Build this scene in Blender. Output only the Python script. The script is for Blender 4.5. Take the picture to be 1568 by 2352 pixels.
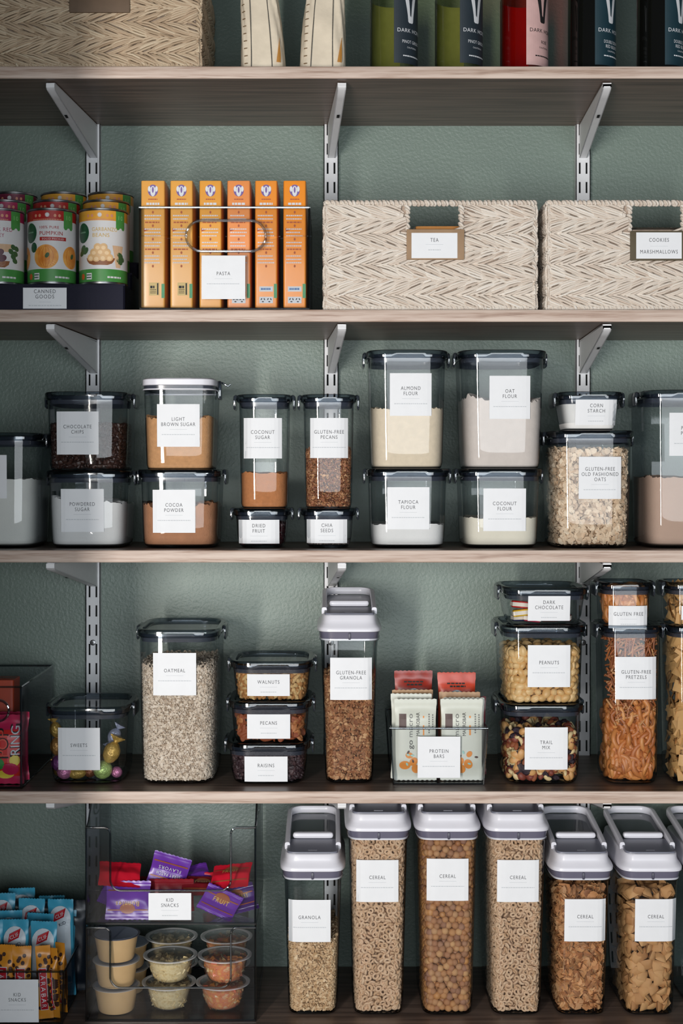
import bpy, math, random
import numpy as np
from mathutils import Vector, Matrix, Euler

for o in list(bpy.data.objects): bpy.data.objects.remove(o)
SC = bpy.context.scene; COL = SC.collection
random.seed(7); RNG = np.random.default_rng(7)
PI = math.pi

# ---------------------------------------------------------------- camera, light, exposure
VX, VY, K, D, CZ = 760.0, 1097.0, 1500.0, 2.25, 1.40     # vanishing point, px per metre at the shelf fronts, distance, camera height
cam_d = bpy.data.cameras.new('camera'); cam = bpy.data.objects.new('camera', cam_d); COL.objects.link(cam)
cam.location = (0, -D, CZ); cam.rotation_euler = (PI/2, 0, 0)
cam_d.sensor_fit = 'HORIZONTAL'; cam_d.sensor_width = 36; cam_d.lens = K*D/1568*36
cam_d.shift_x = (784-VX)/1568; cam_d.shift_y = (VY-1176)/1568
cam_d.clip_start = .05
SC.camera = cam

def lamp(name, loc, rot, sx, sy, power, col):
    l = bpy.data.lights.new(name, 'AREA'); l.shape = 'RECTANGLE'; l.size = sx; l.size_y = sy
    l.energy = power; l.color = col
    o = bpy.data.objects.new(name, l); COL.objects.link(o); o.location = loc; o.rotation_euler = rot
    return o
lamp('window_light', (-.97, -3.1, 1.10), (PI/2, 0, -.30), .22, 1.4, 68, (1.0, .96, .91))
lamp('room_light', (.42, -3.9, 1.15), (PI/2, 0, .10), 2.6, 1.3, 68, (.90, .96, 1.0))  # broad fill added from the camera side to lift front-facing surfaces
W = bpy.data.worlds.new('world'); SC.world = W; W.use_nodes = True
W.node_tree.nodes['Background'].inputs[0].default_value = (.72, .85, 1.0, 1)
W.node_tree.nodes['Background'].inputs[1].default_value = .05
SC.view_settings.view_transform = 'Standard'; SC.view_settings.look = 'None'
SC.view_settings.gamma = 1; SC.view_settings.use_curve_mapping = False
SC.view_settings.exposure = 0.06
SC.cycles.transparent_max_bounces = 40
SC.cycles.max_bounces = 8
SC.cycles.caustics_reflective = False; SC.cycles.caustics_refractive = False

# ---------------------------------------------------------------- helpers
def s(y): return (D+y)/D
def X(px, y=0): return (px-VX)/K*s(y)
def Z(py, y=0): return CZ+(VY-py)/K*s(y)
def L(px, y=0): return px/K*s(y)
def lin(c):
    return tuple(((v/255)/12.92 if v/255 <= .04045 else ((v/255+.055)/1.055)**2.4) for v in c)

MATS = {}
def nodes(name):
    m = bpy.data.materials.new(name); m.use_nodes = True
    nt = m.node_tree; return m, nt, nt.nodes['Principled BSDF']
def N(nt, t, **kw):
    n = nt.nodes.new(t)
    for k, v in kw.items():
        if k.startswith('i_'): n.inputs[int(k[2:])].default_value = v
        else: setattr(n, k, v)
    return n
def ramp(nt, stops):
    r = nt.nodes.new('ShaderNodeValToRGB'); e = r.color_ramp.elements
    while len(e) < len(stops): e.new(.5)
    for i, (p, c) in enumerate(stops):
        e[i].position = p; e[i].color = (*c, 1) if len(c) == 3 else c
    return r
def pm(name, col, rough=.5, metal=0, var=.08, vs=60, bump=0, bs=200, coat=0, src=None, cols=None, spec=.5):
    """principled material; colour varies by noise, by mesh island or by object"""
    if name in MATS: return MATS[name]
    m, nt, p = nodes(name); lk = nt.links.new
    tc = N(nt, 'ShaderNodeTexCoord')
    if src is None:
        nz = N(nt, 'ShaderNodeTexNoise'); nz.inputs['Scale'].default_value = vs; nz.inputs['Detail'].default_value = 4
        lk(tc.outputs['Object'], nz.inputs['Vector']); fac = nz.outputs['Fac']
        c = lin(col) if max(col) > 1 else col
        a = tuple(max(0, v*(1-var)) for v in c); b = tuple(min(1, v*(1+var)) for v in c)
        r = ramp(nt, [(.3, a), (.7, b)])
        if cols: r = ramp(nt, [(.3+.4*i/(len(cols)-1), lin(q)) for i, q in enumerate(cols)])
    else:
        if src == 'island': g = N(nt, 'ShaderNodeNewGeometry'); fac = g.outputs['Random Per Island']
        else: g = N(nt, 'ShaderNodeObjectInfo'); fac = g.outputs['Random']
        r = ramp(nt, [(i/(len(cols)-1), lin(q)) for i, q in enumerate(cols)])
    lk(fac, r.inputs[0]); lk(r.outputs[0], p.inputs['Base Color'])
    p.inputs['Roughness'].default_value = rough; p.inputs['Metallic'].default_value = metal
    p.inputs['Specular IOR Level'].default_value = spec
    if coat: p.inputs['Coat Weight'].default_value = coat; p.inputs['Coat Roughness'].default_value = .12
    if bump:
        b2 = N(nt, 'ShaderNodeTexNoise'); b2.inputs['Scale'].default_value = bs; b2.inputs['Detail'].default_value = 5
        bp = N(nt, 'ShaderNodeBump'); bp.inputs['Strength'].default_value = bump; bp.inputs['Distance'].default_value = .002
        lk(tc.outputs['Object'], b2.inputs['Vector']); lk(b2.outputs['Fac'], bp.inputs['Height']); lk(bp.outputs[0], p.inputs['Normal'])
    MATS[name] = m; return m
def clear(name, face, edge, refl=.06, rough=.03, body=None, bodyfac=0.0, rmax=.75):
    """thin clear plastic: transmits with its tint (deeper where the wall is crossed at a slant) and reflects"""
    if name in MATS: return MATS[name]
    m, nt, p = nodes(name); lk = nt.links.new; nt.nodes.remove(p)
    out = nt.nodes['Material Output']
    lw = N(nt, 'ShaderNodeLayerWeight'); lw.inputs[0].default_value = .5
    r = ramp(nt, [(0, face), (.55, tuple(.75*f+.25*e for f, e in zip(face, edge))), (.95, edge)])
    lk(lw.outputs['Facing'], r.inputs[0])
    tr = N(nt, 'ShaderNodeBsdfTransparent'); lk(r.outputs[0], tr.inputs[0])
    gl = N(nt, 'ShaderNodeBsdfGlossy'); gl.inputs['Roughness'].default_value = rough
    pw = N(nt, 'ShaderNodeMath', operation='POWER'); lk(lw.outputs['Facing'], pw.inputs[0]); pw.inputs[1].default_value = 4.5
    ml = N(nt, 'ShaderNodeMath', operation='MULTIPLY_ADD'); lk(pw.outputs[0], ml.inputs[0]); ml.inputs[1].default_value = rmax; ml.inputs[2].default_value = refl
    mx = N(nt, 'ShaderNodeMixShader'); lk(ml.outputs[0], mx.inputs[0]); 
    if bodyfac:
        df = N(nt, 'ShaderNodeBsdfDiffuse'); df.inputs[0].default_value = (*body, 1)
        m2 = N(nt, 'ShaderNodeMixShader'); m2.inputs[0].default_value = bodyfac
        lk(tr.outputs[0], m2.inputs[1]); lk(df.outputs[0], m2.inputs[2]); lk(m2.outputs[0], mx.inputs[1])
    else: lk(tr.outputs[0], mx.inputs[1])
    lk(gl.outputs[0], mx.inputs[2]); lk(mx.outputs[0], out.inputs[0])
    MATS[name] = m; return m

class MB:
    def __init__(self): self.v = []; self.f = []; self.m = []; self.cur = 0
    def add(self, V, F):
        o = len(self.v); self.v += [tuple(p) for p in V]; self.f += [tuple(i+o for i in q) for q in F]
        self.m += [self.cur]*len(F); return self
    def box(self, x0, x1, y0, y1, z0, z1):
        V = [(x, y, z) for x in (x0, x1) for y in (y0, y1) for z in (z0, z1)]
        return self.add(V, [(0,1,3,2),(4,6,7,5),(0,4,5,1),(2,3,7,6),(0,2,6,4),(1,5,7,3)])
    def loft(self, rings, cap0=True, cap1=True, closed=True):
        n = len(rings[0]); V = [p for r in rings for p in r]; F = []
        for k in range(len(rings)-1):
            for i in range(n if closed else n-1):
                j = (i+1) % n; F.append((k*n+i, k*n+j, (k+1)*n+j, (k+1)*n+i))
        if cap0: F.append(tuple(range(n-1, -1, -1)))
        if cap1: F.append(tuple((len(rings)-1)*n+i for i in range(n)))
        return self.add(V, F)
    def sup(self, prof, p=5, n=56, cx=0, cy=0, cap0=True, cap1=True):
        """prof: (z, half width, half depth)"""
        return self.loft([[(cx+x, cy+y, z) for x, y in sup(a, b, p, n)] for z, a, b in prof], cap0, cap1)
    def lathe(self, prof, n=32, cx=0, cy=0, cap0=True, cap1=True):
        return self.loft([[(cx+r*math.cos(2*PI*i/n), cy+r*math.sin(2*PI*i/n), z) for i in range(n)] for z, r in prof], cap0, cap1)
    def rbox(self, cx, cy, cz, sx, sy, sz, r=.002, p=8, n=40):
        a, b, h = sx/2, sy/2, sz/2; r = min(r, a*.9, b*.9, h*.9); q = .3*r
        return self.sup([(cz-h, a-r, b-r), (cz-h+q, a-q, b-q), (cz-h+r, a, b), (cz+h-r, a, b), (cz+h-q, a-q, b-q), (cz+h, a-r, b-r)], p, n, cx, cy)
    def tube(self, path, r, n=8, closed=False, cap=True):
        P = [Vector(q) for q in path]; m = len(P); rings = []
        rr = r if hasattr(r, '__len__') else [r]*m
        up = Vector((0.13, 0.31, .94)).normalized()
        for i in range(m):
            t = (P[(i+1) % m]-P[i-1]) if closed else (P[min(i+1, m-1)]-P[max(i-1, 0)])
            t.normalize(); a = t.cross(up)
            if a.length < .1: a = t.cross(Vector((1, 0, 0)))
            a.normalize(); b = t.cross(a)
            rings.append([tuple(P[i]+(a*math.cos(2*PI*k/n)+b*math.sin(2*PI*k/n))*rr[i]) for k in range(n)])
        if closed: rings.append(rings[0]); return self.loft(rings, False, False)
        return self.loft(rings, cap, cap)
    def plate(self, outline, y0, y1):
        """outline in (x,z) extruded from y0 to y1"""
        n = len(outline); V = [(x, y0, z) for x, z in outline]+[(x, y1, z) for x, z in outline]
        F = [tuple(range(n)), tuple(range(2*n-1, n-1, -1))]+[(i, (i+1) % n+0, (i+1) % n+n, i+n) for i in range(n)]
        return self.add(V, F)
def sup(a, b, p=5, n=56):
    out = []
    for i in range(n):
        t = 2*PI*(i+.5)/n; c, q = math.cos(t), math.sin(t)
        out.append((a*math.copysign(abs(c)**(2/p), c), b*math.copysign(abs(q)**(2/p), q)))
    return out
def mesh(name, mb, mats, smooth=True, angle=38):
    me = bpy.data.meshes.new(name)
    me.from_pydata(mb.v, [], mb.f)
    if not isinstance(mats, (list, tuple)): mats = [mats]
    for m in mats: me.materials.append(m)
    if len(mats) > 1: me.polygons.foreach_set('material_index', mb.m)
    if smooth:
        me.shade_smooth(); me.set_sharp_from_angle(angle=math.radians(angle))
    me.update(); return me
def part(name, mb, mat, parent, smooth=True, label=None, angle=38, kind=None):
    o = bpy.data.objects.new(name, mb if isinstance(mb, bpy.types.Mesh) else mesh(name, mb, mat, smooth, angle)); COL.objects.link(o)
    o.parent = parent
    if label: o['label'] = label
    if kind: o['kind'] = kind
    return o
def tag(o, label=None, cat=None, group=None, kind=None):
    if label: o['label'] = label
    if cat: o['category'] = cat
    if group: o['group'] = group
    if kind: o['kind'] = kind
    return o
def thing(name, label, cat, loc=(0,0,0), group=None, rot=(0,0,0)):
    o = bpy.data.objects.new(name, None); COL.objects.link(o); o.location = loc; o.rotation_euler = rot
    o.empty_display_size = .03
    return tag(o, label, cat, group)
def solo(name, mb, mat, label, cat, loc=(0,0,0), group=None, kind=None, rot=(0,0,0), smooth=True):
    o = part(name, mb, mat, None, smooth); o.location = loc; o.rotation_euler = rot
    return tag(o, label, cat, group, kind)

_TX = {}
def text_geo(txt, spacing=1.22):
    """flat triangles of a text line, cap height 1, centred"""
    if (txt, spacing) in _TX: return _TX[(txt, spacing)]
    cu = bpy.data.curves.new('t', 'FONT'); cu.body = txt; cu.size = 1; cu.align_x = 'CENTER'; cu.space_character = spacing
    cu.resolution_u = 3
    o = bpy.data.objects.new('t', cu); COL.objects.link(o); bpy.context.view_layer.update()
    me = bpy.data.meshes.new_from_object(o.evaluated_get(bpy.context.evaluated_depsgraph_get()))
    V = np.array([v.co[:2] for v in me.vertices]); F = [tuple(p.vertices) for p in me.polygons]
    bpy.data.objects.remove(o); bpy.data.curves.remove(cu); bpy.data.meshes.remove(me)
    h = .73
    V = V/h; V[:, 0] -= (V[:, 0].max()+V[:, 0].min())/2; V[:, 1] -= .5
    _TX[(txt, spacing)] = (V, F); return _TX[(txt, spacing)]

class Dec:
    """printing laid on a surface: fn(u, z, e) -> point lifted by e"""
    def __init__(self, fn, e=.0004): self.fn = fn; self.e = e; self.d = {}; self.k = 0
    def mb(self, name, mat): return self.d.setdefault((name, mat.name), (MB(), mat))[0]
    def pts(self, P, F, name, mat, lift=0):
        self.mb(name, mat).add([self.fn(u, z, self.e+lift) for u, z in P], F); return self
    def strip(self, rows, name, mat, nx=4, lift=0):
        P = []; F = []
        for z, a, b in rows: P += [(a+(b-a)*i/nx, z) for i in range(nx+1)]
        for k in range(len(rows)-1):
            for i in range(nx): q = k*(nx+1)+i; F.append((q, q+1, q+nx+2, q+nx+1))
        return self.pts(P, F, name, mat, lift)
    def rect(self, u0, u1, z0, z1, name, mat, nx=4, nz=1, lift=0):
        return self.strip([(z0+(z1-z0)*k/nz, u0, u1) for k in range(nz+1)], name, mat, nx, lift)
    def ell(self, u, z, a, b, name, mat, n=20, lift=0, rot=0):
        P = [(u, z)]; F = []; c, q = math.cos(rot), math.sin(rot)
        for k in (1, 2, 3):
            P += [(u+(a*math.cos(2*PI*i/n)*c-b*math.sin(2*PI*i/n)*q)*k/3, z+(a*math.cos(2*PI*i/n)*q+b*math.sin(2*PI*i/n)*c)*k/3) for i in range(n)]
        for i in range(n):
            j = (i+1) % n; F.append((0, 1+i, 1+j))
            for k in (0, 1): F.append((1+k*n+i, 1+(k+1)*n+i, 1+(k+1)*n+j, 1+k*n+j))
        return self.pts(P, F, name, mat, lift)
    def text(self, t, u, z, h, name, mat, w=None, rot=0, lift=.0002, spacing=1.22):
        V, F = text_geo(t, spacing); kx = h
        if w: kx = w/(V[:, 0].max()-V[:, 0].min())
        c, q = math.cos(rot), math.sin(rot)
        P = [(u+x*kx*c-y*h*q, z+x*kx*q+y*h*c) for x, y in V]
        return self.pts(P, F, name, mat, lift)
    def dashes(self, u0, u1, z, h, name, mat, n=8, lift=.0002):
        u = u0; st = (u1-u0)/n
        while u < u1-.2*st:
            w = st*random.uniform(.5, 1.1); self.rect(u, min(u+w, u1), z-h/2, z+h/2, name, mat, 1, 1, lift); u += w+st*.2
        return self
    def build(self, parent):
        return [part(nm[0], mb, mat, parent, smooth=False) for nm, (mb, mat) in self.d.items()]

# ---------------------------------------------------------------- materials
def wood():
    m, nt, p = nodes('shelf_wood'); lk = nt.links.new
    tc = N(nt, 'ShaderNodeTexCoord'); mp = N(nt, 'ShaderNodeMapping'); mp.inputs['Scale'].default_value = (1.0, 9, 26)
    lk(tc.outputs['Object'], mp.inputs[0])
    a = N(nt, 'ShaderNodeTexNoise'); a.inputs['Scale'].default_value = 6; a.inputs['Detail'].default_value = 8; a.inputs['Distortion'].default_value = .6
    lk(mp.outputs[0], a.inputs['Vector'])
    w = N(nt, 'ShaderNodeTexNoise'); w.inputs['Scale'].default_value = 34; w.inputs['Detail'].default_value = 3
    lk(mp.outputs[0], w.inputs['Vector'])
    mx = N(nt, 'ShaderNodeMath', operation='MULTIPLY_ADD'); lk(w.outputs[0], mx.inputs[0]); mx.inputs[1].default_value = .35; lk(a.outputs[0], mx.inputs[2])
    r = ramp(nt, [(.42, lin((128, 100, 86))), (.56, lin((176, 150, 134))), (.68, lin((196, 174, 160))), (.82, lin((208, 188, 174)))])
    lk(mx.outputs[0], r.inputs[0]); lk(r.outputs[0], p.inputs['Base Color']); p.inputs['Roughness'].default_value = .5
    MATS['shelf_wood'] = m; return m
def laminate():
    m, nt, p = nodes('shelf_laminate'); lk = nt.links.new
    tc = N(nt, 'ShaderNodeTexCoord'); mp = N(nt, 'ShaderNodeMapping'); mp.inputs['Scale'].default_value = (.9, 20, 20)
    lk(tc.outputs['Object'], mp.inputs[0])
    a = N(nt, 'ShaderNodeTexNoise'); a.inputs['Scale'].default_value = 5; a.inputs['Detail'].default_value = 6
    lk(mp.outputs[0], a.inputs['Vector'])
    r = ramp(nt, [(.35, lin((92, 76, 68))), (.65, lin((134, 114, 102)))])  # darker than the front edge: shade of grazing light put into the colour
    lk(a.outputs[0], r.inputs[0]); lk(r.outputs[0], p.inputs['Base Color']); p.inputs['Roughness'].default_value = .42
    MATS['shelf_laminate'] = m; return m
def wallm():
    m, nt, p = nodes('wall_paint'); lk = nt.links.new
    tc = N(nt, 'ShaderNodeTexCoord')
    a = N(nt, 'ShaderNodeTexNoise'); a.inputs['Scale'].default_value = 3; lk(tc.outputs['Object'], a.inputs['Vector'])
    r = ramp(nt, [(.3, lin((116, 131, 122))), (.7, lin((124, 139, 129)))])
    lk(a.outputs[0], r.inputs[0]); lk(r.outputs[0], p.inputs['Base Color'])
    p.inputs['Roughness'].default_value = .42
    b = N(nt, 'ShaderNodeTexNoise'); b.inputs['Scale'].default_value = 190; b.inputs['Detail'].default_value = 3
    lk(tc.outputs['Object'], b.inputs['Vector'])
    bp = N(nt, 'ShaderNodeBump'); bp.inputs['Strength'].default_value = .32; bp.inputs['Distance'].default_value = .003
    lk(b.outputs[0], bp.inputs['Height']); lk(bp.outputs[0], p.inputs['Normal'])
    MATS['wall_paint'] = m; return m
WOOD = wood(); LAM = laminate(); WALL = wallm()
WHITE_METAL = pm('white_metal', (234, 234, 236), .4, 0, .02)
GLASS = clear('jar_clear', (.955, .965, .97), (.35, .40, .44), .036, .03)
ACR = clear('bin_clear', (.965, .97, .975), (.35, .39, .42), .014, .10)
ACRS = clear('bin_smoke', (.945, .95, .96), (.45, .46, .50), .014, .10)
ACRD = clear('riser_smoke', (.42, .42, .50), (.1, .1, .12), .012, .10, (.06,.06,.09), .35)
ACRE = clear('bin_edge', (.55, .60, .64), (.10, .12, .14), .22, .05)
LIDC = clear('lid_smoke', (.60, .65, .70), (.07, .09, .12), .07, .06)
LATCH = clear('latch_smoke', (.30, .35, .41), (.05, .07, .10), .10, .08, (.10, .12, .15), .25)
GASK = clear('gasket_smoke', (.34, .37, .43), (.05, .06, .08), .06, .15, (.07, .08, .11), .5)
STICK = pm('sticker_paper', (232, 233, 236), .55, 0, .015)
INK = pm('ink_grey', (84, 84, 88), .6, 0, .02)
FAINT = pm('ink_faint', (200, 203, 207), .6, 0, .02)
WPLA = pm('white_plastic', (225, 224, 232), .28, 0, .01)
GPLA = pm('grey_plastic', (120, 122, 136), .35, 0, .03)
VPLA = clear('gasket_violet', (.30, .29, .40), (.14, .13, .2), .08, .2, (.22, .21, .30), .6)

# ---------------------------------------------------------------- room shell
SZ = [Z(152), Z(711), Z(1264), Z(1818), Z(1818)-(Z(1264)-Z(1818))]     # shelf tops
TH = 28/K; SD = .305
wb = MB().box(-1.9, 1.9, SD, SD+.1, 0, 2.8)
solo('wall_back', wb, WALL, None, None, kind='structure', smooth=False)
solo('wall_front', MB().box(-1.9, -.497, -.70, -.60, 0, 2.8), WALL, None, None, kind='structure', smooth=False)     # unseen wall left of the view, invented to shade the left shelves
solo('floor', MB().box(-1.9, 1.9, -3.4, SD, -.04, 0), pm('floor_boards', (120, 104, 92), .5), None, None, kind='structure', smooth=False)
names = ['basket, white bags and wine bottles', 'cans, pasta boxes and the labelled baskets', 'baking jars, third from the top', 'nuts, granola and pretzel jars', 'cereal containers, lowest in view']
XL, XR = -.98, 1.02
for z, nm in zip(SZ, names):
    r = thing('shelf', 'wood grain shelf board holding the '+nm, 'shelf', (0, 0, z-TH))
    part('board', MB().box(XL, XR, .0015, SD-.001, 0, TH), LAM, r, False)
    e = MB(); e.loft([[(x, y, zz) for y, zz in ((.0015, 0), (.0004, .0006), (0, .0014), (0, TH-.0014), (.0004, TH-.0006), (.0015, TH))] for x in (XL, XR)])
    part('front_edge', e, WOOD, r, True)

# wall standards with two columns of slots
for px, wh in ((216, 'leftmost, behind the cans and chocolate chips'), (760, 'middle, between the pasta boxes and the tea basket'), (1336, 'rightmost, behind the baskets and corn starch')):
    x0 = X(px, SD); w = .0255; d = .012; z0, z1 = .45, 2.5
    r = thing('shelf_standard', 'white slotted metal wall upright, '+wh, 'shelf upright', (x0, SD-.0005, z0))
    m = MB(); xs = [-w/2, -.0075, -.0043, .0043, .0075, w/2]; H = z1-z0
    zs = [0]; zz = .010; pitch = L(44, SD)
    while zz+.02 < H: zs += [zz, zz+.0195]; zz += pitch
    zs.append(H)
    V = [(x, -d, z) for z in zs for x in xs]; F = []
    for k in range(len(zs)-1):
        for i in range(5):
            if i in (1, 3) and k % 2 == 1: continue
            F.append((k*6+i, k*6+i+1, (k+1)*6+i+1, (k+1)*6+i))
    m.add(V, F)
    V2 = [(x, -d+.0015, z) for (x, y, z) in V]; m.add(V2, [f[::-1] for f in F])
    m.box(-w/2, -w/2+.0015, -d, 0, 0, H); m.box(w/2-.0015, w/2, -d, 0, 0, H)
    part('channel', m, WHITE_METAL, r, False)
    part('slot_backing', MB().box(-w/2+.002, w/2-.002, -.003, -.001, 0, H), pm('dark_gap', (22, 24, 24), .8), r, False)  # dark sheet painted in for the shade inside the slots
    sm = MB().lathe([(0, .0052), (.0012, .005), (.002, .003)], 20)
    so = part('screw', sm, pm('screw_steel', (150, 150, 152), .35, 1), r); so.rotation_euler = (PI/2, 0, 0); so.location = (0, -d, Z(1474, SD)-z0)
    so2 = part('screw_recess', MB().box(-.0022, .0022, -.0005, .0005, .002, .0024).box(-.0005, .0005, -.0022, .0022, .002, .0025), pm('dark_gap', (22, 24, 24)), so, False)  # dark cross painted for the shade in the screw head

# shelf brackets: folded channel that tapers to the front
def bracket_mesh():
    m = MB(); hw = .0065; L0 = .272
    prof = lambda t: -(.058-.046*t)       # lower edge height at fraction t from the root
    sd = [(0, -.004), (-L0, -.001), (-L0-.004, -.004), (-L0-.004, prof(1)+.003), (-L0, prof(1))]
    sd += [(-L0*(1-k/8), prof(1-k/8)) for k in range(1, 9)]
    for sx in (-hw, hw-.0015):
        n = len(sd); V = [(sx, y, z) for y, z in sd]+[(sx+.0015, y, z) for y, z in sd]
        F = [tuple(range(n)), tuple(range(2*n-1, n-1, -1))]+[(i, (i+1) % n, (i+1) % n+n, i+n) for i in range(n)]
        m.add(V, F)
    fl = sd[2:]
    V = []; F = []
    for y, z in fl: V += [(-hw, y, z), (hw, y, z), (-hw, y, z+.0016), (hw, y, z+.0016)]
    for k in range(len(fl)-1):
        a = k*4; F += [(a, a+1, a+5, a+4), (a+2, a+6, a+7, a+3), (a, a+4, a+6, a+2), (a+1, a+3, a+7, a+5)]
    m.add(V, F); m.box(-hw, hw, -L0, 0, -.003, -.0012)
    return mesh('bracket_arm', m, WHITE_METAL, True, 30)
BRM = bracket_mesh()
holem = MB()
for t in (.66,): holem.add([(-.0022, -.272*t-.007, -(.058-.046*t)-.0006-.0012), (.0022, -.272*t-.007, -(.058-.046*t)-.0018), (.0022, -.272*t+.005, -(.058-.046*t)-.0034-.0006), (-.0022, -.272*t+.005, -(.058-.046*t)-.0040)], [(0,1,2,3)])
hookm = MB().box(-.001-.0043, -.0043, -.004, .012, -.05, -.03).box(.0043, .0053, -.004, .012, -.05, -.03).box(-.0053,-.0043,-.004,.012,-.02,-.006).box(.0043,.0053,-.004,.012,-.02,-.006)
HM = mesh('bracket_slot', holem, pm('dark_gap', (22,24,24)), False); HK = mesh('bracket_hook', hookm, WHITE_METAL, False)  # dark patch on the flange stands for the shaded hole
for k, z in enumerate(SZ):
    lv = ['top shelf', 'shelf with the cans and baskets', 'baking jar shelf', 'nut and granola shelf', 'cereal shelf'][k]
    for i, (px, rot) in enumerate(((218, -.082), (761, .058), (1336, -.038))):
        root = thing('shelf_bracket', 'white metal shelf bracket under the %s, %s' % (lv, ['leftmost', 'middle one', 'rightmost'][i]), 'shelf bracket', (X(px, SD), SD-.0135, z-TH-.0004), 'shelf brackets', (0, 0, rot))
        part('arm', BRM, None, root); part('slot', HM, None, root); part('hook', HK, None, root)

# ---------------------------------------------------------------- jars
def flat_fn(yf=0.0):
    return lambda u, z, e: (u, yf-e, z)
def sticker(root, fn, u0, u1, z0, z1, lines, unit, single_big=None, h=8.6):
    d = Dec(fn, .0004); d.rect(u0, u1, z0, z1, 'label_sticker', STICK, 10, 4)
    st = d.build(root)[0]
    if not lines: return st
    t = Dec(fn, .0007); uc = (u0+u1)/2; H = (z1-z0)/unit; n = len(lines)
    top = (.41 if H > 80 else .35)*H-6*(n-1)
    for i, l in enumerate(lines):
        V, _ = text_geo(l); w = (V[:, 0].max()-V[:, 0].min())*h*.80
        w = min(w, (u1-u0)/unit*.93)
        t.text(l, uc, z1-(top+12*i)*unit, h*unit, 'lettering', INK, w=w*unit, lift=0)
    yb = top+12*(n-1)
    if H-yb > 18:
        t.rect(uc-20*unit, uc+20*unit, z1-(yb+12.5)*unit, z1-(yb+11.8)*unit, 'lettering_rule', FAINT, 2)
    if H-yb > 28:
        wd = 38 if H > 80 else 18
        t.dashes(uc-wd*unit, uc+wd*unit, z1-(yb+24)*unit, 2.0*unit, 'small_print', FAINT, 14 if H > 80 else 7, lift=0)
    t.build(st)
    return st

class Jar: pass
def jar(x0, x1, pytop, zb, yf, depth, label, st=None, lines=None, lidx=None, taper=.94, p=5, lid='smoke', name='storage_jar', rz=0, latch=.022, group='clear lidded storage jars', wl=None):
    a = L(x1-x0, yf)/2; b = depth/2; cx = X((x0+x1)/2, yf); cy = yf+b
    H = Z(pytop, yf)-zb
    J = Jar(); J.a, J.b, J.p, J.H, J.t, J.cx, J.cy, J.zb, J.yf = a, b, p, H, taper, cx, cy, zb, yf
    r = thing(name, label, 'jar', (cx, cy, zb), group, (0, 0, rz)); J.root = r
    ht = H-.006
    def sc(z): return taper+(1-taper)*min(1, max(0, z/ht))
    J.sc = sc
    q = taper
    m = MB()
    m.sup([(ht, a, b), (ht*.66, a*sc(ht*.66), b*sc(ht*.66)), (ht*.33, a*sc(ht*.33), b*sc(ht*.33)), (.012, a*q, b*q), (.005, a*q-.002, b*q-.002), (.0012, a*q-.006, b*q-.006), (0, a*q-.011, b*q-.011)][::-1], p, 72, cap1=False)
    part('body', m, GLASS, r)
    # thick moulded base
    m = MB(); m.sup([(.0008, a*q-.008, b*q-.008), (.0035, a*q-.0035, b*q-.0035), (.0045, a*q-.005, b*q-.005)], p, 56); part('base', m, LIDC, r)
    J.fn = lambda u, z, e: (u, -(b*sc(z)*(1-min(.999, abs(u)/(a*sc(z)))**p)**(1/p))-e, z)
    if lid == 'smoke':
        ov = .0045
        m = MB(); A, B = a+ov, b+.003
        m.sup([(H-.013, A-.004, B-.003), (H-.011, A-.001, B-.001), (H-.003, A, B), (H-.0008, A-.0012, B-.001), (H, A-.003, B-.003), (H, A-.007, B-.007), (H-.001, A-.009, B-.009), (H-.0055, A-.011, B-.011)], p, 72, cap0=False)
        part('lid', m, LIDC, r)
        m = MB(); m.sup([(H-.0195, a-.0025, b-.0025), (H-.013, a-.0012, b-.0012), (H-.007, a-.0012, b-.0012)], p, 64, cap0=False, cap1=False); part('gasket', m, GASK, r)
        for sx in (-1, 1):
            m = MB(); lw = min(.028, b*.5); n = 8
            prof = [(A-.003, H-.0005), (A+.001, H+.0006), (A+.004, H-.0015), (A+.0048, H-.008), (A+.0042, H-latch), (A+.0022, H-latch-.0022), (A+.0006, H-latch+.0005), (A+.001, H-.009), (A-.001, H-.004)]
            rings = []
            for yy, k in ((-lw, .6), (-lw*.93, .92), (-lw*.8, 1), (lw*.8, 1), (lw*.93, .92), (lw, .6)):
                mx_, mz_ = A+.002, H-latch*.5
                rings.append([(sx*(mx_+(px_-mx_)*k), yy, mz_+(pz_-mz_)*k) for px_, pz_ in prof])
            m.loft(rings); part('latch', m, LATCH, r)
    elif lid == 'white':
        m = MB(); m.sup([(H-.0115, a, b), (H-.0105, a+.002, b+.002), (H-.002, a+.002, b+.002), (H, a-.0005, b-.0005), (H, a-.006, b-.006), (H-.003, a-.008, b-.008)], p, 72); part('lid', m, WPLA, r, label='white lid')
        m = MB(); m.sup([(H-.0165, a+.0003, b+.0003), (H-.0115, a+.0003, b+.0003)], p, 72, cap0=False, cap1=False); part('gasket', m, GASK, r)
        m = MB(); m.sup([(H-.0185, a+.0012, b+.0012), (H-.0180, a+.0018, b+.0018), (H-.0168, a+.0018, b+.0018), (H-.0165, a+.0012, b+.0012)], p, 72, cap0=False, cap1=False); part('collar', m, WPLA, r)
        m = MB(); m.tube([(a+.001, -.01, H-.002), (a+.008, -.012, H-.004), (a+.017, -.012, H-.009), (a+.021, -.012, H-.006)], .0016, 8); m.rbox(a+.004, -.01, H-.016, .006, .024, .03, .002); part('clasp', m, LATCH, r)
    if st:
        sx0, sx1, sy0, sy1 = st
        u = s(yf)/K
        sticker(r, J.fn, X(sx0, yf)-cx, X(sx1, yf)-cx, Z(sy1, yf)-zb, Z(sy0, yf)-zb, lines, u)
    return J

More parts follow.
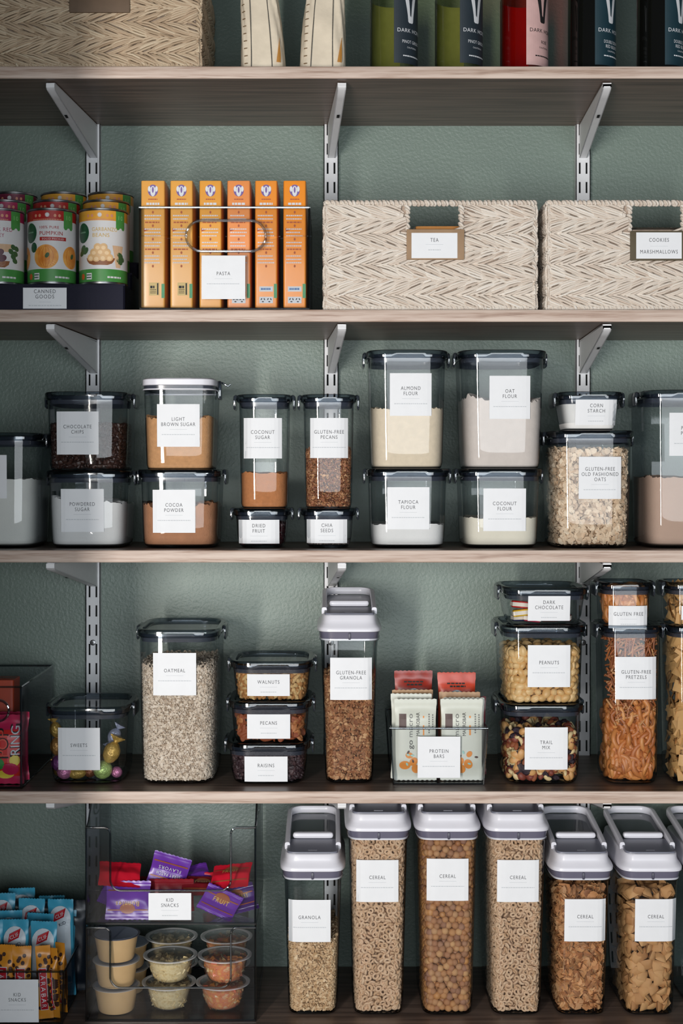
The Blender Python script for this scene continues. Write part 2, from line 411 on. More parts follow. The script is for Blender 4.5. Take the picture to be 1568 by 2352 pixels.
def arc_table(J, back=.35):
    """the jar's outline from the left flank across the front to the right flank, by arc length"""
    p = getattr(J, 'p', 5); u = np.linspace(-.96, .96, 420); xf = u*J.a; yf_ = -J.b*(1-np.abs(u)**p)**(1/p)
    v = np.linspace(back, yf_[0]/J.b, 240)[:-1]; xs = -J.a*(1-np.abs(v)**p)**(1/p)
    x = np.r_[xs, xf, -xs[::-1]]; y = np.r_[v*J.b, yf_, v[::-1]*J.b]
    return x, y, np.r_[0, np.cumsum(np.hypot(np.diff(x), np.diff(y)))]
def powder(J, py, mat, label, lump=.002, name='flour', cat='food', tilt=0, mound=0, edge=0, inset=.0016):
    """settled powder: fills the jar's own shape up to the level py seen at the front"""
    lv = Z(py, J.yf)-J.zb; n = 96; m = MB(); rings = []
    a0, b0 = J.a, J.b
    ph = [random.uniform(0, 6) for _ in range(6)]
    def top(i, k=1):
        t = 2*PI*i/n
        return lv+tilt*math.cos(t)+lump*(math.sin(3*t+ph[0])+.7*math.sin(7*t+ph[1])+.5*math.sin(13*t+ph[2])+.5*math.sin(23*t+ph[3]))*.6+edge*random.uniform(-1, 1)
    for f, ins in ((0, .006), (.02, inset+.001), (.06, inset), (.3, inset), (.6, inset), (.85, inset)):
        z = .0052+f*(lv-.0052); k = J.sc(z)
        rings.append([(x, y, z) for x, y in sup(a0*k-ins, b0*k-ins, J.p, n)])
    k = J.sc(lv); o = sup(a0*k-inset, b0*k-inset, J.p, n)
    tp = [top(i) for i in range(n)]
    rings.append([(o[i][0], o[i][1], tp[i]) for i in range(n)])
    for sc_ in (.95, .85, .7, .5, .3, .1):
        rings.append([(o[i][0]*sc_, o[i][1]*sc_, lv+(tp[i]-lv)*sc_+mound*(1-sc_**2)+lump*random.uniform(-.5, .5)) for i in range(n)])
    m.loft(rings)
    return solo(name, m, mat, label, cat, (J.cx, J.cy, J.zb), None, 'stuff', (0, 0, J.root.rotation_euler.z))

# templates for small pieces, unit size (radius about 1)
def ico(sub=1, sq=(1, 1, 1), jit=0, seed=0):
    import bmesh
    bm = bmesh.new(); bmesh.ops.create_icosphere(bm, subdivisions=sub, radius=1)
    V = np.array([v.co[:] for v in bm.verts]); F = [tuple(v.index for v in f.verts) for f in bm.faces]; bm.free()
    rg = np.random.default_rng(seed)
    if jit: V *= 1+jit*(rg.random((len(V), 1))-.5)*2
    return V*np.array(sq), F
def torus_t(R=.68, r=.32, n=12, k=7, ov=1.0):
    m = MB(); V = [((R+r*math.cos(2*PI*j/k))*math.cos(2*PI*i/n), (R+r*math.cos(2*PI*j/k))*math.sin(2*PI*i/n)*ov, r*math.sin(2*PI*j/k)) for i in range(n) for j in range(k)]
    F = [(i*k+j, ((i+1) % n)*k+j, ((i+1) % n)*k+(j+1) % k, i*k+(j+1) % k) for i in range(n) for j in range(k)]
    return np.array(V), F
def grid_t(fn, nu=7, nv=7):
    """closed pillow from a height function over [-1,1]^2"""
    V = []; F = []
    for sg in (1, -1):
        o = len(V)
        for i in range(nu):
            for j in range(nv):
                u, v = -1+2*i/(nu-1), -1+2*j/(nv-1); V.append(fn(u, v, sg))
        for i in range(nu-1):
            for j in range(nv-1):
                q = (o+i*nv+j, o+(i+1)*nv+j, o+(i+1)*nv+j+1, o+i*nv+j+1); F.append(q if sg > 0 else q[::-1])
    return np.array(V), F
def flake_t(seed, curl=.25, thick=.10, n=8, ov=.75):
    rg = random.Random(seed); V = []; F = []
    for lay in (1, -1):
        V.append((0, 0, lay*thick))
        for k in (.55, 1):
            for i in range(n):
                r = k*(1+(rg.uniform(-.18, .18) if k == 1 else 0)); t = 2*PI*i/n
                x, y = r*math.cos(t), r*math.sin(t)*ov
                V.append((x, y, curl*(x*x*.8-y*y*.5)+(lay*thick*(.9 if k < 1 else .25))+rg.uniform(-.04, .04)))
    N1 = 1+2*n
    for lay in (0, 1):
        o = lay*N1
        for i in range(n):
            j = (i+1) % n; t = [(o, o+1+i, o+1+j), (o+1+i, o+1+n+i, o+1+n+j, o+1+j)]
            F += t if lay == 0 else [q[::-1] for q in t]
    for i in range(n): j = (i+1) % n; F.append((1+n+i, N1+1+n+i, N1+1+n+j, 1+n+j))
    return np.array(V), F
def tube_t(path, r, n=7):
    m = MB(); m.tube(path, r, n); return np.array(m.v), m.f
def chip_t():
    m = MB(); m.lathe([(-.7, .5), (-.55, .9), (-.2, 1), (.2, .72), (.6, .3), (.95, .06)], 9); return np.array(m.v), m.f
def pretzel_path():
    P = []
    for i in range(41):
        t = i/40*2*PI
        # heart outline with the crossing twist
        x = 1.0*math.sin(t)*(1-.12*math.cos(t)); y = -.78*math.cos(t)+.10*math.cos(2*t)
        P.append((x, y, 0))
    return P
def pretzel_t():
    m = MB(); q = []
    for i in range(29):
        t = -PI*.80+i/28*PI*1.60                    # big lower loop
        q.append((1.0*math.sin(t), -.85*math.cos(t)+.0, .0))
    m.tube([q[0]]+q[1:-1]+[q[-1]], .21, 8)
    for sg in (-1, 1):                              # the two arms that cross and end on the loop
        e = q[0] if sg < 0 else q[-1]
        m.tube([e, (e[0]*.45, e[1]-.02, .1), (0, .35, .2*sg), (-sg*(-.35), -.1, .22), (sg*.48, -.62, .22)] if sg < 0 else
               [e, (e[0]*.45, e[1]-.02, -.05), (0, .35, -.1), (-.35, -.1, .2), (-.48, -.62, .22)], .22, 8)
    return np.array(m.v), m.f
def rotm(rg, flat=None):
    if flat is None:
        q = rg.normal(size=4); q /= np.linalg.norm(q); w, x, y, z = q
        return np.array([[1-2*(y*y+z*z), 2*(x*y-z*w), 2*(x*z+y*w)], [2*(x*y+z*w), 1-2*(x*x+z*z), 2*(y*z-x*w)], [2*(x*z-y*w), 2*(y*z+x*w), 1-2*(x*x+y*y)]])
    nrm, jit = flat                                   # template z axis follows the normal, loosely
    z = np.array(nrm)+rg.normal(size=3)*jit; z /= np.linalg.norm(z)
    x = rg.normal(size=3); x -= z*x.dot(z); x /= np.linalg.norm(x); y = np.cross(z, x)
    return np.stack([x, y, z], 1)
def spots(J, py, g, r, rg, layers=2, top=True, jit=.28, back=.35, zlo=None, bump=.0):
    """places for pieces of radius r with pitch g against the jar wall and over the top"""
    lv = Z(py, J.yf)-J.zb; x, y, d = arc_table(J, back); out = []
    for ly in range(layers):
        nz = max(1, int(round((lv-.006)/(g*.87)))); ns = max(2, int(round(d[-1]/g)))
        for k in range(nz+1):
            z = .006+r*.8+(lv-.006-r)*k/max(1, nz)
            if zlo is not None and z < zlo: continue
            for i in range(ns):
                t = (i+.5*(k % 2)+.25+rg.uniform(-jit, jit)+.5*ly)/ns*d[-1]
                t = min(max(t, 0), d[-1]); j = min(int(np.searchsorted(d, t)), len(d)-2)
                zz = z+rg.uniform(-jit, jit)*g; zz = max(zz, .006+r*.7)
                sc_ = J.sc(zz); nx, ny = -(y[j+1]-y[j]), (x[j+1]-x[j]); nn = math.hypot(nx, ny) or 1; nx, ny = nx/nn, ny/nn
                if nx*x[j]+ny*y[j] < 0: nx, ny = -nx, -ny
                ins = .0015+r*.95+ly*r*1.2+rg.uniform(0, .25)*r
                px, py_ = x[j]*sc_-nx*ins, y[j]*sc_-ny*ins
                zz2 = zz
                if k == nz: zz2 = zz+bump*rg.uniform(-1, 1)
                out.append((px, py_, zz2, nx, ny, 0, ly))
    if top:
        sc_ = J.sc(lv); A, B = J.a*sc_-.002-r, J.b*sc_-.002-r
        xx = -A
        while xx <= A:
            yy = -B
            while yy <= B*.9:
                if (abs(xx)/A)**J.p+(abs(yy)/B)**J.p < .85: out.append((xx+rg.uniform(-jit, jit)*g, yy+rg.uniform(-jit, jit)*g, lv-r*.3+rg.uniform(-.3, .7)*r+bump*rg.uniform(-.6, 1), 0, 0, 1, 9))
                yy += g
            xx += g
    return out
def settle(J, V, q):
    """slide a piece inwards until it lies inside the jar wall and above its floor"""
    c = np.array(q[:3], float)
    mz = V[:, 2].min()+c[2]
    if mz < .0050: c[2] += .0050-mz
    kk = J.sc(c[2]); A, B = J.a*kk-.0018, J.b*kk-.0018
    for _ in range(34):
        g = (np.abs((V[:, 0]+c[0])/A)**J.p+np.abs((V[:, 1]+c[1])/B)**J.p).max()
        if g <= 1: break
        if q[5]: c[0] *= .96; c[1] *= .96
        else: c[0] -= q[3]*.0009; c[1] -= q[4]*.0009
    return c
def front_first(sp, n):
    """the n places that show most: outer layer, facing the room"""
    o = sorted(sp, key=lambda q: (q[6] == 1, q[5] == 0 and q[4] > -.3, q[5] and q[1] > 0, random.random()))
    return o[:n], o[n:]
def bulk(J, py, temps, r, g, mat, name, label, flat=None, layers=2, top=True, core=None, seed=1, back=.35, szv=.2, zlo=None, sp=None, group=None, cat='food', bump=0, jit=.28, sel=None):
    rg = np.random.default_rng(seed); sp = sp or spots(J, py, g, r, rg, layers, top, back=back, zlo=zlo, bump=bump, jit=jit)
    m = MB()
    allV = []; allF = []; o = 0
    for i, q in enumerate(sp):
        V, F = temps[int(rg.integers(len(temps)))]; R = rotm(rg, (q[3:6], flat) if flat else None)
        P = V@R.T*(r*(1+rg.uniform(-szv, szv))); P = P+settle(J, P, q); allV.append(P); allF += [tuple(a+o for a in f) for f in F]; o += len(V)
    if allV: m.v = [tuple(p) for p in np.concatenate(allV)]; m.f = allF; m.m = [0]*len(allF)
    if core:
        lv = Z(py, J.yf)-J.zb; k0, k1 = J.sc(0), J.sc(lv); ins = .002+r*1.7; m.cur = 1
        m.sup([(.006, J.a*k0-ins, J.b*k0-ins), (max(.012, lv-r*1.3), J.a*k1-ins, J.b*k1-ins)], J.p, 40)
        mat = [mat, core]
    return solo(name, m, mat, label, cat, (J.cx, J.cy, J.zb), group, 'stuff')
def pieces(J, sp, temps, r, mats, names, label, group, cat, flat=None, seed=1, szv=.15):
    """countable pieces: one object each, sharing a few meshes"""
    rg = np.random.default_rng(seed); ms = []
    for (V, F), mt, nm in zip(temps, mats, names):
        m = MB(); m.add([tuple(p) for p in V], F); ms.append(mesh(nm, m, mt, True, 60))
    for q in sp:
        k = int(rg.integers(len(ms))); o = bpy.data.objects.new(names[k], ms[k]); COL.objects.link(o)
        R = rotm(rg, (q[3:6], flat) if flat else None)*(r*(1+rg.uniform(-szv, szv)))
        M = np.eye(4); M[:3, :3] = R; M[:3, 3] = settle(J, temps[k][0]@R.T, q)+np.array([J.cx, J.cy, J.zb])
        o.matrix_world = Matrix(M.tolist())
        lb, gp, ct = (label[k], group[k], cat[k]) if isinstance(label, list) else (label, group, cat)
        tag(o, lb, ct, gp)

def pop(x0, x1, pyt, zb, yf, label, st, lines, depth=.205, taper=.90, rise=.020, p=6.5, rz=0, lean=1.0):
    """slim dispenser: clear body, white hood with grey panel, smoky window inside a raised loop"""
    a = L(x1-x0, yf)/2; b = depth/2; cx = X((x0+x1)/2, yf); cy = yf+b; zt = Z(pyt, yf)-zb
    J = Jar(); J.a, J.b, J.p, J.H, J.t, J.cx, J.cy, J.zb, J.yf = a, b, p, zt, taper, cx, cy, zb, yf
    r = thing('cereal_dispenser', label, 'food container', (cx, cy, zb), 'slim containers with white lids', (0, 0, rz)); J.root = r
    def sc(z): return taper+(1-taper)*min(1, max(0, z/zt))
    tb = .97
    J.sc = sc
    m = MB(); m.sup([(0, a*taper-.009, b*taper-.009), (.0012, a*taper-.004, b*taper-.004), (.004, a*taper-.0005, b*taper-.0005), (.012, a*taper+.0006, b*taper+.0006)]+[(zt*k, a*sc(zt*k), b*sc(zt*k)) for k in (.25, .5, .75, .93)]+[(zt-.006, a+.0005, b+.0005), (zt-.003, a+.003, b+.003), (zt, a+.003, b+.003)], p, 76, cap1=False)
    part('body', m, GLASS, r)
    m = MB(); m.sup([(.0008, a*taper-.006, b*taper-.006), (.003, a*taper-.002, b*taper-.002), (.0042, a*taper-.003, b*taper-.003)], p, 56); part('base', m, LIDC, r)
    J.fn = lambda u, z, e: (u, -(b*sc(z)*(1-min(.999, abs(u)/(a*sc(z)))**p)**(1/p))-e, z)
    A, B = a*1.13, b+a*.10
    m = MB(); m.sup([(zt-.0035, A-.006, B-.006), (zt-.003, A-.004, B-.004), (zt-.0005, A-.004, B-.004), (zt, A-.005, B-.005)], p, 72); part('lid_collar', m, WPLA, r)
    m = MB(); m.sup([(zt, A-.004, B-.004), (zt+.010, A-.0025, B-.0025)], p, 72); part('gasket', m, VPLA, r)
    m = MB(); m.rbox(0, -B+.0022, zt+.004, .0035, .003, .011, .001); part('gasket_tab', m, pm('tab_dark', (70, 68, 84), .4), r)
    z = zt+.010
    m = MB(); m.sup([(z, A-.003, B-.003), (z+.0012, A, B), (z+.005, A+.0002, B+.0002), (z+.008, A-.0012, B-.0012), (z+.012, A-.0046, B-.0046), (z+.018, A-.0068, B-.0068), (z+.024, A-.0072, B-.0074), (z+.0262, A-.0082, B-.0086), (z+.027, A-.0098, B-.0105)], p, 76, cap1=True); part('lid', m, WPLA, r, label='white lid')
    zt2 = z+.027; LX = A-.0115; yF = -B+.0125
    yM = yF+depth*.30
    m = MB(); o = []
    for px_, py_ in sup(1, 1, 7, 48): o.append((px_*LX, (yF+yM)/2+py_*(yM-yF)/2))
    def pn(k, zz): return [(x*k, (yF+yM)/2+(y-(yF+yM)/2)*k, zt2+zz+(y-yF)/(2*B)*rise) for x, y in o]
    m.loft([pn(1, -.001), pn(1, .0010), pn(.985, .0018)]); part('lid_panel', m, GPLA, r, label='grey front panel of the lid')
    m = MB(); m.box(-.007, .007, yF+.008, yF+.0095, zt2+.0022, zt2+.0028); part('raised_mark', m, pm('mark_grey', (160, 160, 170)), r, False)
    # loop
    yR = B-.008; P = []
    def zz_(y): return zt2+.002+rise*(y-yF)/(yR-yF)
    cr = .022; n = 8
    P.append((-LX, yM-.03, zz_(yM-.03)-.002)); P.append((-LX, yM, zz_(yM)))
    for k in range(n+1):
        t = PI-k/n*PI/2; P.append((-LX+cr+cr*math.cos(t), yR-cr+cr*math.sin(t), zz_(yR-cr+cr*math.sin(t))+.002))
    for k in range(n+1):
        t = PI/2-k/n*PI/2; P.append((LX-cr+cr*math.cos(t), yR-cr+cr*math.sin(t), zz_(yR-cr+cr*math.sin(t))+.002))
    P.append((LX, yM, zz_(yM))); P.append((LX, yM-.03, zz_(yM-.03)-.002))
    m = MB(); rings = []; q = [Vector(v) for v in P]; w, h = .0042, .0062
    for i, v in enumerate(q):
        t = (q[min(i+1, len(q)-1)]-q[max(i-1, 0)]); t.z = 0; t.normalize(); nn = Vector((t.y, -t.x, 0))
        rings.append([tuple(v+nn*(math.copysign(abs(math.cos(2*PI*j/12))**.6, math.cos(2*PI*j/12)))*w+Vector((0, 0, 1))*(math.copysign(abs(math.sin(2*PI*j/12))**.6, math.sin(2*PI*j/12)))*h) for j in range(12)])
    m.loft(rings); part('lid_loop', m, WPLA, r)
    m = MB(); m.loft([[(-LX, yM+.004, zz_(yM)-.005+k), (LX, yM+.004, zz_(yM)-.005+k), (LX, yR-.006, zz_(yR)-.006+k), (-LX, yR-.006, zz_(yR)-.006+k)] for k in (0, .0015)]); part('lid_window', m, clear('window_smoke', (.28, .32, .38), (.1, .12, .15), .12, .1, (.16, .18, .22), .55), r, False)
    m = MB(); m.rbox(0, yM+.004, zz_(yM)+.004, 2*LX*.80, .013, .010, .004, 6); part('lid_bar', m, WPLA, r)
    sx0, sx1, sy0, sy1 = st; u = s(yf)/K
    sticker(r, J.fn, X(sx0, yf)-cx, X(sx1, yf)-cx, Z(sy1, yf)-zb, Z(sy0, yf)-zb, lines, u)
    return J

# ---------------------------------------------------------------- woven baskets
STRAW = pm('basket_straw', (190, 172, 156), .75, 0, 0, src='island', cols=[(202, 184, 168), (222, 212, 200), (212, 198, 184), (230, 222, 212)], bump=.25, bs=500)
STRAWB = pm('basket_backing', (168, 148, 132), .85, 0, .2, 120)  # panel behind the weave, straw colour darkened for shade in the gaps
def weave(m, fn, w, h, hole, seed):
    """chevron braid of fibre bundles; fn(u, z, out)"""
    rg = random.Random(seed); rh = .0235; stp = .0215
    rows = int(round(h/rh)); rh = h/rows
    for r_ in range(rows):
        sg = 1 if r_ % 2 else -1; u = -.010+rg.uniform(-.004, .004)
        while u < w+.01:
            zc = (r_+.5)*rh+rg.uniform(-.0012, .0012); ln = rg.uniform(.056, .070); an = sg*rg.uniform(.28, .42)
            for k in range(6):
                off = (k-2.5)*.0033; P = []; R = []
                wob = rg.uniform(-.0012, .0012)
                for i in range(6):
                    t = i/5; du = (t-.5)*ln; spread = math.sin(PI*min(1, t*1.05+.04))**.7
                    uu = u+du*math.cos(an)-off*math.sin(an)*spread*.6; zz = zc+du*math.sin(an)+off*spread*1.15+wob*spread+.0020*math.sin(PI*t)*sg
                    bul = .0008+.0056*math.sin(PI*t)**1.2-abs(k-2.5)*.0006+rg.uniform(-.0004, .0004)
                    P.append((uu, zz, bul)); R.append(.0007+.0014*math.sin(PI*t))
                if min(p[0] for p in P) < .001 or max(p[0] for p in P) > w-.001:
                    P = [(min(max(a, .001), w-.001), b_, c_) for a, b_, c_ in P]
                if P[0][0] == P[-1][0]: continue
                P = [(a, min(max(b_, .002), h-.002), c_) for a, b_, c_ in P]
                if hole and P[0][0] < hole[0]+.004 and P[-1][0] > hole[0]+.02 and zc > hole[2]-.004 and u < hole[1]: P = [p for p in P if p[0] < hole[0]]
                if len(P) < 3: continue
                if hole and any(hole[0] < p[0] < hole[1] and p[1] > hole[2] for p in P):
                    P = [p for p in P if not (hole[0]-.001 < p[0] < hole[1]+.001 and p[1] > hole[2]-.001)]
                    if len(P) < 3 or (hole and P[0][0] < hole[0] and P[-1][0] > hole[1]) or (hole and max(b_[0]-a_[0] for a_, b_ in zip(P, P[1:])) > .02): continue
                m.tube([fn(*p) for p in P], R[:len(P)], 5)
            u += stp
def rope(m, P, r, pitch=.0065, sr=.0022, seed=0):
    """rope edge: strands wound round a core line"""
    P = [Vector(p) for p in P]; rg = random.Random(seed); m.tube(P, r*.75, 8)
    for a, b in zip(P[:-1], P[1:]):
        d = b-a; n = max(2, int(d.length/pitch)); t = d.normalized()
        u = t.cross(Vector((.2, .3, .93))); u.normalize(); v = t.cross(u)
        for i in range(n):
            c = a+d*((i+rg.uniform(-.2, .2)+.5)/n); R = r*rg.uniform(.9, 1.12); sk = rg.uniform(.25, .6)*pitch
            m.tube([c+(u*math.cos(2*PI*k/10)+v*math.sin(2*PI*k/10))*R+t*sk*math.sin(2*PI*k/10+.6) for k in range(10)], sr*rg.uniform(.8, 1.1), 5, closed=True)
def build_basket(W_, H_, D_, hu0, hu1, hz):
    """meshes for a basket whose front face spans 0..W_ (x) at y 0"""
    bk = MB(); T = .004
    for y0, y1 in ((.003, .003+T), (D_-.003-T, D_-.003)):
        bk.box(.003, hu0, y0, y1, .004, H_-.004); bk.box(hu1, W_-.003, y0, y1, .004, H_-.004); bk.box(hu0, hu1, y0, y1, .004, hz)
    for x0 in (.003, W_-.003-T): bk.box(x0, x0+T, .003, D_-.003, .004, H_-.004)
    bk.box(.003, W_-.003, .003, D_-.003, .003, .006)
    wv = MB(); hole = (hu0, hu1, hz)
    weave(wv, lambda u, z, o: (u, .003-o, z), W_, H_-.004, hole, 3)
    weave(wv, lambda u, z, o: (.003-o, u, z), D_, H_-.004, None, 4)
    weave(wv, lambda u, z, o: (W_-.003+o, u, z), D_, H_-.004, None, 5)
    rm = MB(); zt = H_-.003
    c = [(0.002, 0.001), (W_-.002, 0.001), (W_-.002, D_-.001), (.002, D_-.001), (.002, .001)]
    rope(rm, [(x, y, zt) for x, y in c], .0034, seed=1)
    bt = MB(); rope(bt, [(x, y, .0042) for x, y in c], .0038, .0060, seed=2)
    ps = []
    for x, y in c[:4]: q = MB(); rope(q, [(x, y, .008), (x, y, zt-.004)], .0028, .0075, .0017, seed=3); ps.append(mesh('corner_wrap', q, STRAW, True, 80))
    hf = []
    for u in (hu0, hu1): q = MB(); rope(q, [(u, .0015, hz-.002), (u, .0015, zt-.003)], .0034, .0060, .0020, seed=4); hf.append(mesh('handle_wrap', q, STRAW, True, 80))
    return dict(lining=mesh('lining', bk, STRAWB, False), woven_wall=mesh('woven_wall', wv, STRAW, True, 80), rope_rim=mesh('rope_rim', rm, STRAW, True, 80),
                rope_base=mesh('rope_base', bt, STRAW, True, 80), corner_wrap=ps, handle_wrap=hf)
yb = .012
BW = L(482, yb); BH = Z(462, yb)-SZ[1]; BD = .25
BM = build_basket(BW, BH, BD, L(188, yb), L(312, yb), Z(527, yb)-SZ[1])
def basket(x0, zb, label, holder=None, kraft=None, card=None, lines=(), big=None):
    r = thing('woven_basket', label, 'basket', (X(x0, yb), yb, zb), 'woven fibre baskets')
    for k, ml in BM.items():
        for me in (ml if isinstance(ml, list) else [ml]): part(k, me, None, r)
    if holder:
        hx0, hx1, hy0, hy1 = holder; u = s(yb)/K; f = lambda px: (px-x0)*u; g = lambda py: Z(py, yb)-zb
        m = MB(); m.rbox((f(hx0)+f(hx1))/2, -.006, (g(hy0)+g(hy1))/2, f(hx1)-f(hx0), .004, g(hy0)-g(hy1), .0015, 14)
        m.box(f(hx0)+.008, f(hx1)-.012, -.006, .010, g(hy0)-.003, g(hy0)-.0005)
        h = part('label_clip', m, kraft, r)
        cx0, cx1, cy0, cy1 = card
        d = Dec(flat_fn(-.0083), .0003); d.rect(f(cx0), f(cx1), g(cy1), g(cy0), 'label_card', STICK, 2); c = d.build(h)[0]
        t = Dec(flat_fn(-.0083), .0006); uc = (f(cx0)+f(cx1))/2
        for ln, py in lines:
            V, _ = text_geo(ln); w = min((V[:, 0].max()-V[:, 0].min())*8.6*.8, 86)
            t.text(ln, uc, g(py), 9*u, 'lettering', INK, w=w*u, lift=0)
        if len(lines) == 1: t.rect(uc-20*u, uc+20*u, g(564), g(563.2), 'lettering_rule', FAINT, 2); t.dashes(uc-14*u, uc+14*u, g(576), 2.4*u, 'small_print', FAINT, 5, lift=0)
        else: t.rect(uc-20*u, uc+20*u, g(568), g(567.3), 'lettering_rule', FAINT, 2)
        t.build(c)
    return r
KRAFT = pm('kraft_board', (158, 128, 98), .7); OLIVE = pm('olive_board', (88, 78, 58), .7)
basket(747, SZ[1], 'woven fibre basket with the TEA card on its clip', (933, 1065, 528, 598), KRAFT, (944, 1049, 537, 595), [('TEA', 553)])
basket(1257, SZ[1], 'woven fibre basket with the COOKIES and MARSHMALLOWS card, cut by the right edge', (1445, 1578, 532, 600), OLIVE, (1458, 1562, 536, 596), [('COOKIES', 553), ('MARSHMALLOWS', 580)])
# top-left basket: same basket on the highest shelf
r = basket(-24, SZ[0], 'woven fibre basket on the top shelf beside the white bags')
TAN = pm('basket_tan', (170, 140, 112), .75, 0, 0, src='island', cols=[(158, 134, 108), (192, 172, 146), (174, 150, 124), (202, 184, 158)], bump=.25, bs=500)
for c_ in r.children:
    if c_.name.startswith('lining'): continue
    c_.material_slots[0].link = 'OBJECT'; c_.material_slots[0].material = TAN
u = s(yb)/K
m = MB(); m.rbox((230+24)*u, -.006, Z(4, yb)-SZ[0], 138*u, .004, .038, .0015, 14); part('label_clip', m, pm('brown_board', (98, 78, 60), .7), r)
# things inside the tea basket
def carton(name, cx, cy, zb, w, d, h, col, label, rot=0):
    r = thing(name, label, 'box', (cx, cy, zb), None, (0, 0, rot))
    m = MB(); m.rbox(0, 0, h/2, w, d, h, .0012, 16); part('carton', m, pm(name+'_card', col, .5), r)
    m = MB(); m.box(-w/2+.002, w/2-.002, -.0006, .0006, h, h+.0006); part('flap_seam', m, pm('flap_line', (60, 50, 40)), r, False)
    return r
carton('tea_box', X(1015, .05), .060, SZ[1]+.008, .085, .05, Z(523, .05)-SZ[1]-.008, (206, 140, 74), 'orange tea carton showing in the handle gap of the TEA basket')
carton('red_tea_box', X(1120, .09), .1, SZ[1]+.008, .09, .06, .09, (196, 30, 44), 'red tea carton inside the right half of the TEA basket')
carton('cookie_box', X(1505, .06), .07, SZ[1]+.008, .09, .06, Z(530, .07)-SZ[1]-.008, (58, 50, 40), 'dark carton showing in the handle gap of the COOKIES basket')

# ---------------------------------------------------------------- wall of wrappers: generic flow-pack
def wrap_prof(w, h, t, fin=.010):
    def y(u, z, side=-1):
        a = min(1, abs(u)/(w/2)); q = (h/2-abs(z)-fin)/(.022)
        k = max(0, min(1, q)); k = k*k*(3-2*k); return side*(t/2*(1-a**3.2)**.6*(.04+.96*k)+.0002)
    return y
def wrapper(name, label, cat, w, h, t, mat, loc, rot, group=None, fin=.010, fmat=None, deco=None, crumple=.0):
    r = thing(name, label, cat, loc, group, rot); y = wrap_prof(w, h, t, fin)
    m = MB(); nu, nv = 18, 34; sd = random.uniform(0, 9)
    def hw(z):
        e = max(0, 1-(h/2-abs(z))/.03); return w/2*(1-.05*(1-e)) if abs(z) < h/2-fin else w/2
    for side in (-1, 1):
        V = []; F = []
        for j in range(nv+1):
            v = -1+2*j/nv; z = v*h/2
            for i in range(nu+1):
                uu = (-1+2*i/nu)*hw(z); zz = z
                if j in (0, nv): zz += (.0011 if i % 2 else 0)*(-1 if j == 0 else 1)
                rip = crumple*math.sin(uu*260+sd+z*90)*math.sin(z*140+sd*2)+(.0005*math.sin(z*2200) if abs(z) > h/2-fin else 0)
                V.append((uu, y(uu, z, side)+rip, zz))
        for j in range(nv):
            for i in range(nu):
                q = (j*(nu+1)+i, j*(nu+1)+i+1, (j+1)*(nu+1)+i+1, (j+1)*(nu+1)+i); F.append(q if side < 0 else q[::-1])
        m.add(V, F)
    part('wrapper', m, mat, r, label=None, angle=60)
    m = MB(); 
    if deco:
        d = Dec(lambda u, z, e: (u, y(u, z)-e-abs(crumple), z), .0006); deco(d, w, h); d.build(r)
    return r

# ================================================================= TOP SHELF
PAPER = pm('bag_paper', (224, 210, 188), .42, 0, .10, 30, .3, 90)
BLK = pm('print_black', (28, 26, 26), .6)
def snack_bag(x0, x1, label, leansg, seed):
    yf = .02; zb = SZ[0]; cx = X((x0+x1)/2, yf); w = L(x1-x0, yf); dp = .11
    r = thing('snack_bag', label, 'bag', (cx, yf+dp/2, zb), 'white paper bags', (0, 0, 0))
    prof = []; rg = random.Random(seed); n = 60; rings = []; rows = 26
    def dims(t):
        return w/2*(1-.40*max(0, t-.0)**1.25), dp/2*(1-.88*t**1.6)
    def pt(ang, t):
        a, b = dims(t); c, q = math.cos(ang), math.sin(ang)
        x = a*math.copysign(abs(c)**.4, c); y = b*math.copysign(abs(q)**.4, q)
        cr = .0018*math.sin(9*ang+t*14+seed)*t**.5+.0003*math.sin(21*ang-t*30)
        return (x+leansg*.018*t**1.5+cr*c, y+cr*q, .002+.225*t)
    for j in range(rows+1):
        rings.append([pt(2*PI*(i+.5)/n, j/rows) for i in range(n)])
    m = MB(); m.loft([[(x*.93, y*.93, .0) for x, y, z in rings[0]]]+rings); part('bag', m, PAPER, r)
    def fn(u, z, e):
        t = z/.225; a, b = dims(t); ua = min(.98, abs(u)/a); return (u+leansg*.018*t**1.5, -b*(1-ua**5)**.2-e-.002, z)
    d = Dec(fn, .0006)
    for f in (-.50, .42):
        d.strip([(.003+.2*k/20, w/2*f*(1-.35*(k/20)*.9)-.0005, w/2*f*(1-.35*(k/20)*.9)+.0005) for k in range(21)], 'printed_line', BLK, 1)
    BR = pm('print_brown', (120, 92, 60), .6); OG = pm('print_orange', (196, 136, 62), .6)
    for k in range(12): d.dashes(-w/2*(.80), -w/2*.66, .010+k*.012, .0016, 'printed_text', BR, 3)
    d.strip([(.012+.04*k/6, w/2*.62+.001*k, w/2*(.80)+.0005*math.sin(k)) for k in range(7)], 'printed_picture', OG, 2)
    d.build(r)
snack_bag(551, 655, 'white paper bag next to the top-left basket, leaning left', -1, 2)
snack_bag(686, 795, 'white paper bag next to the first green wine bottle, leaning right', .6, 5)

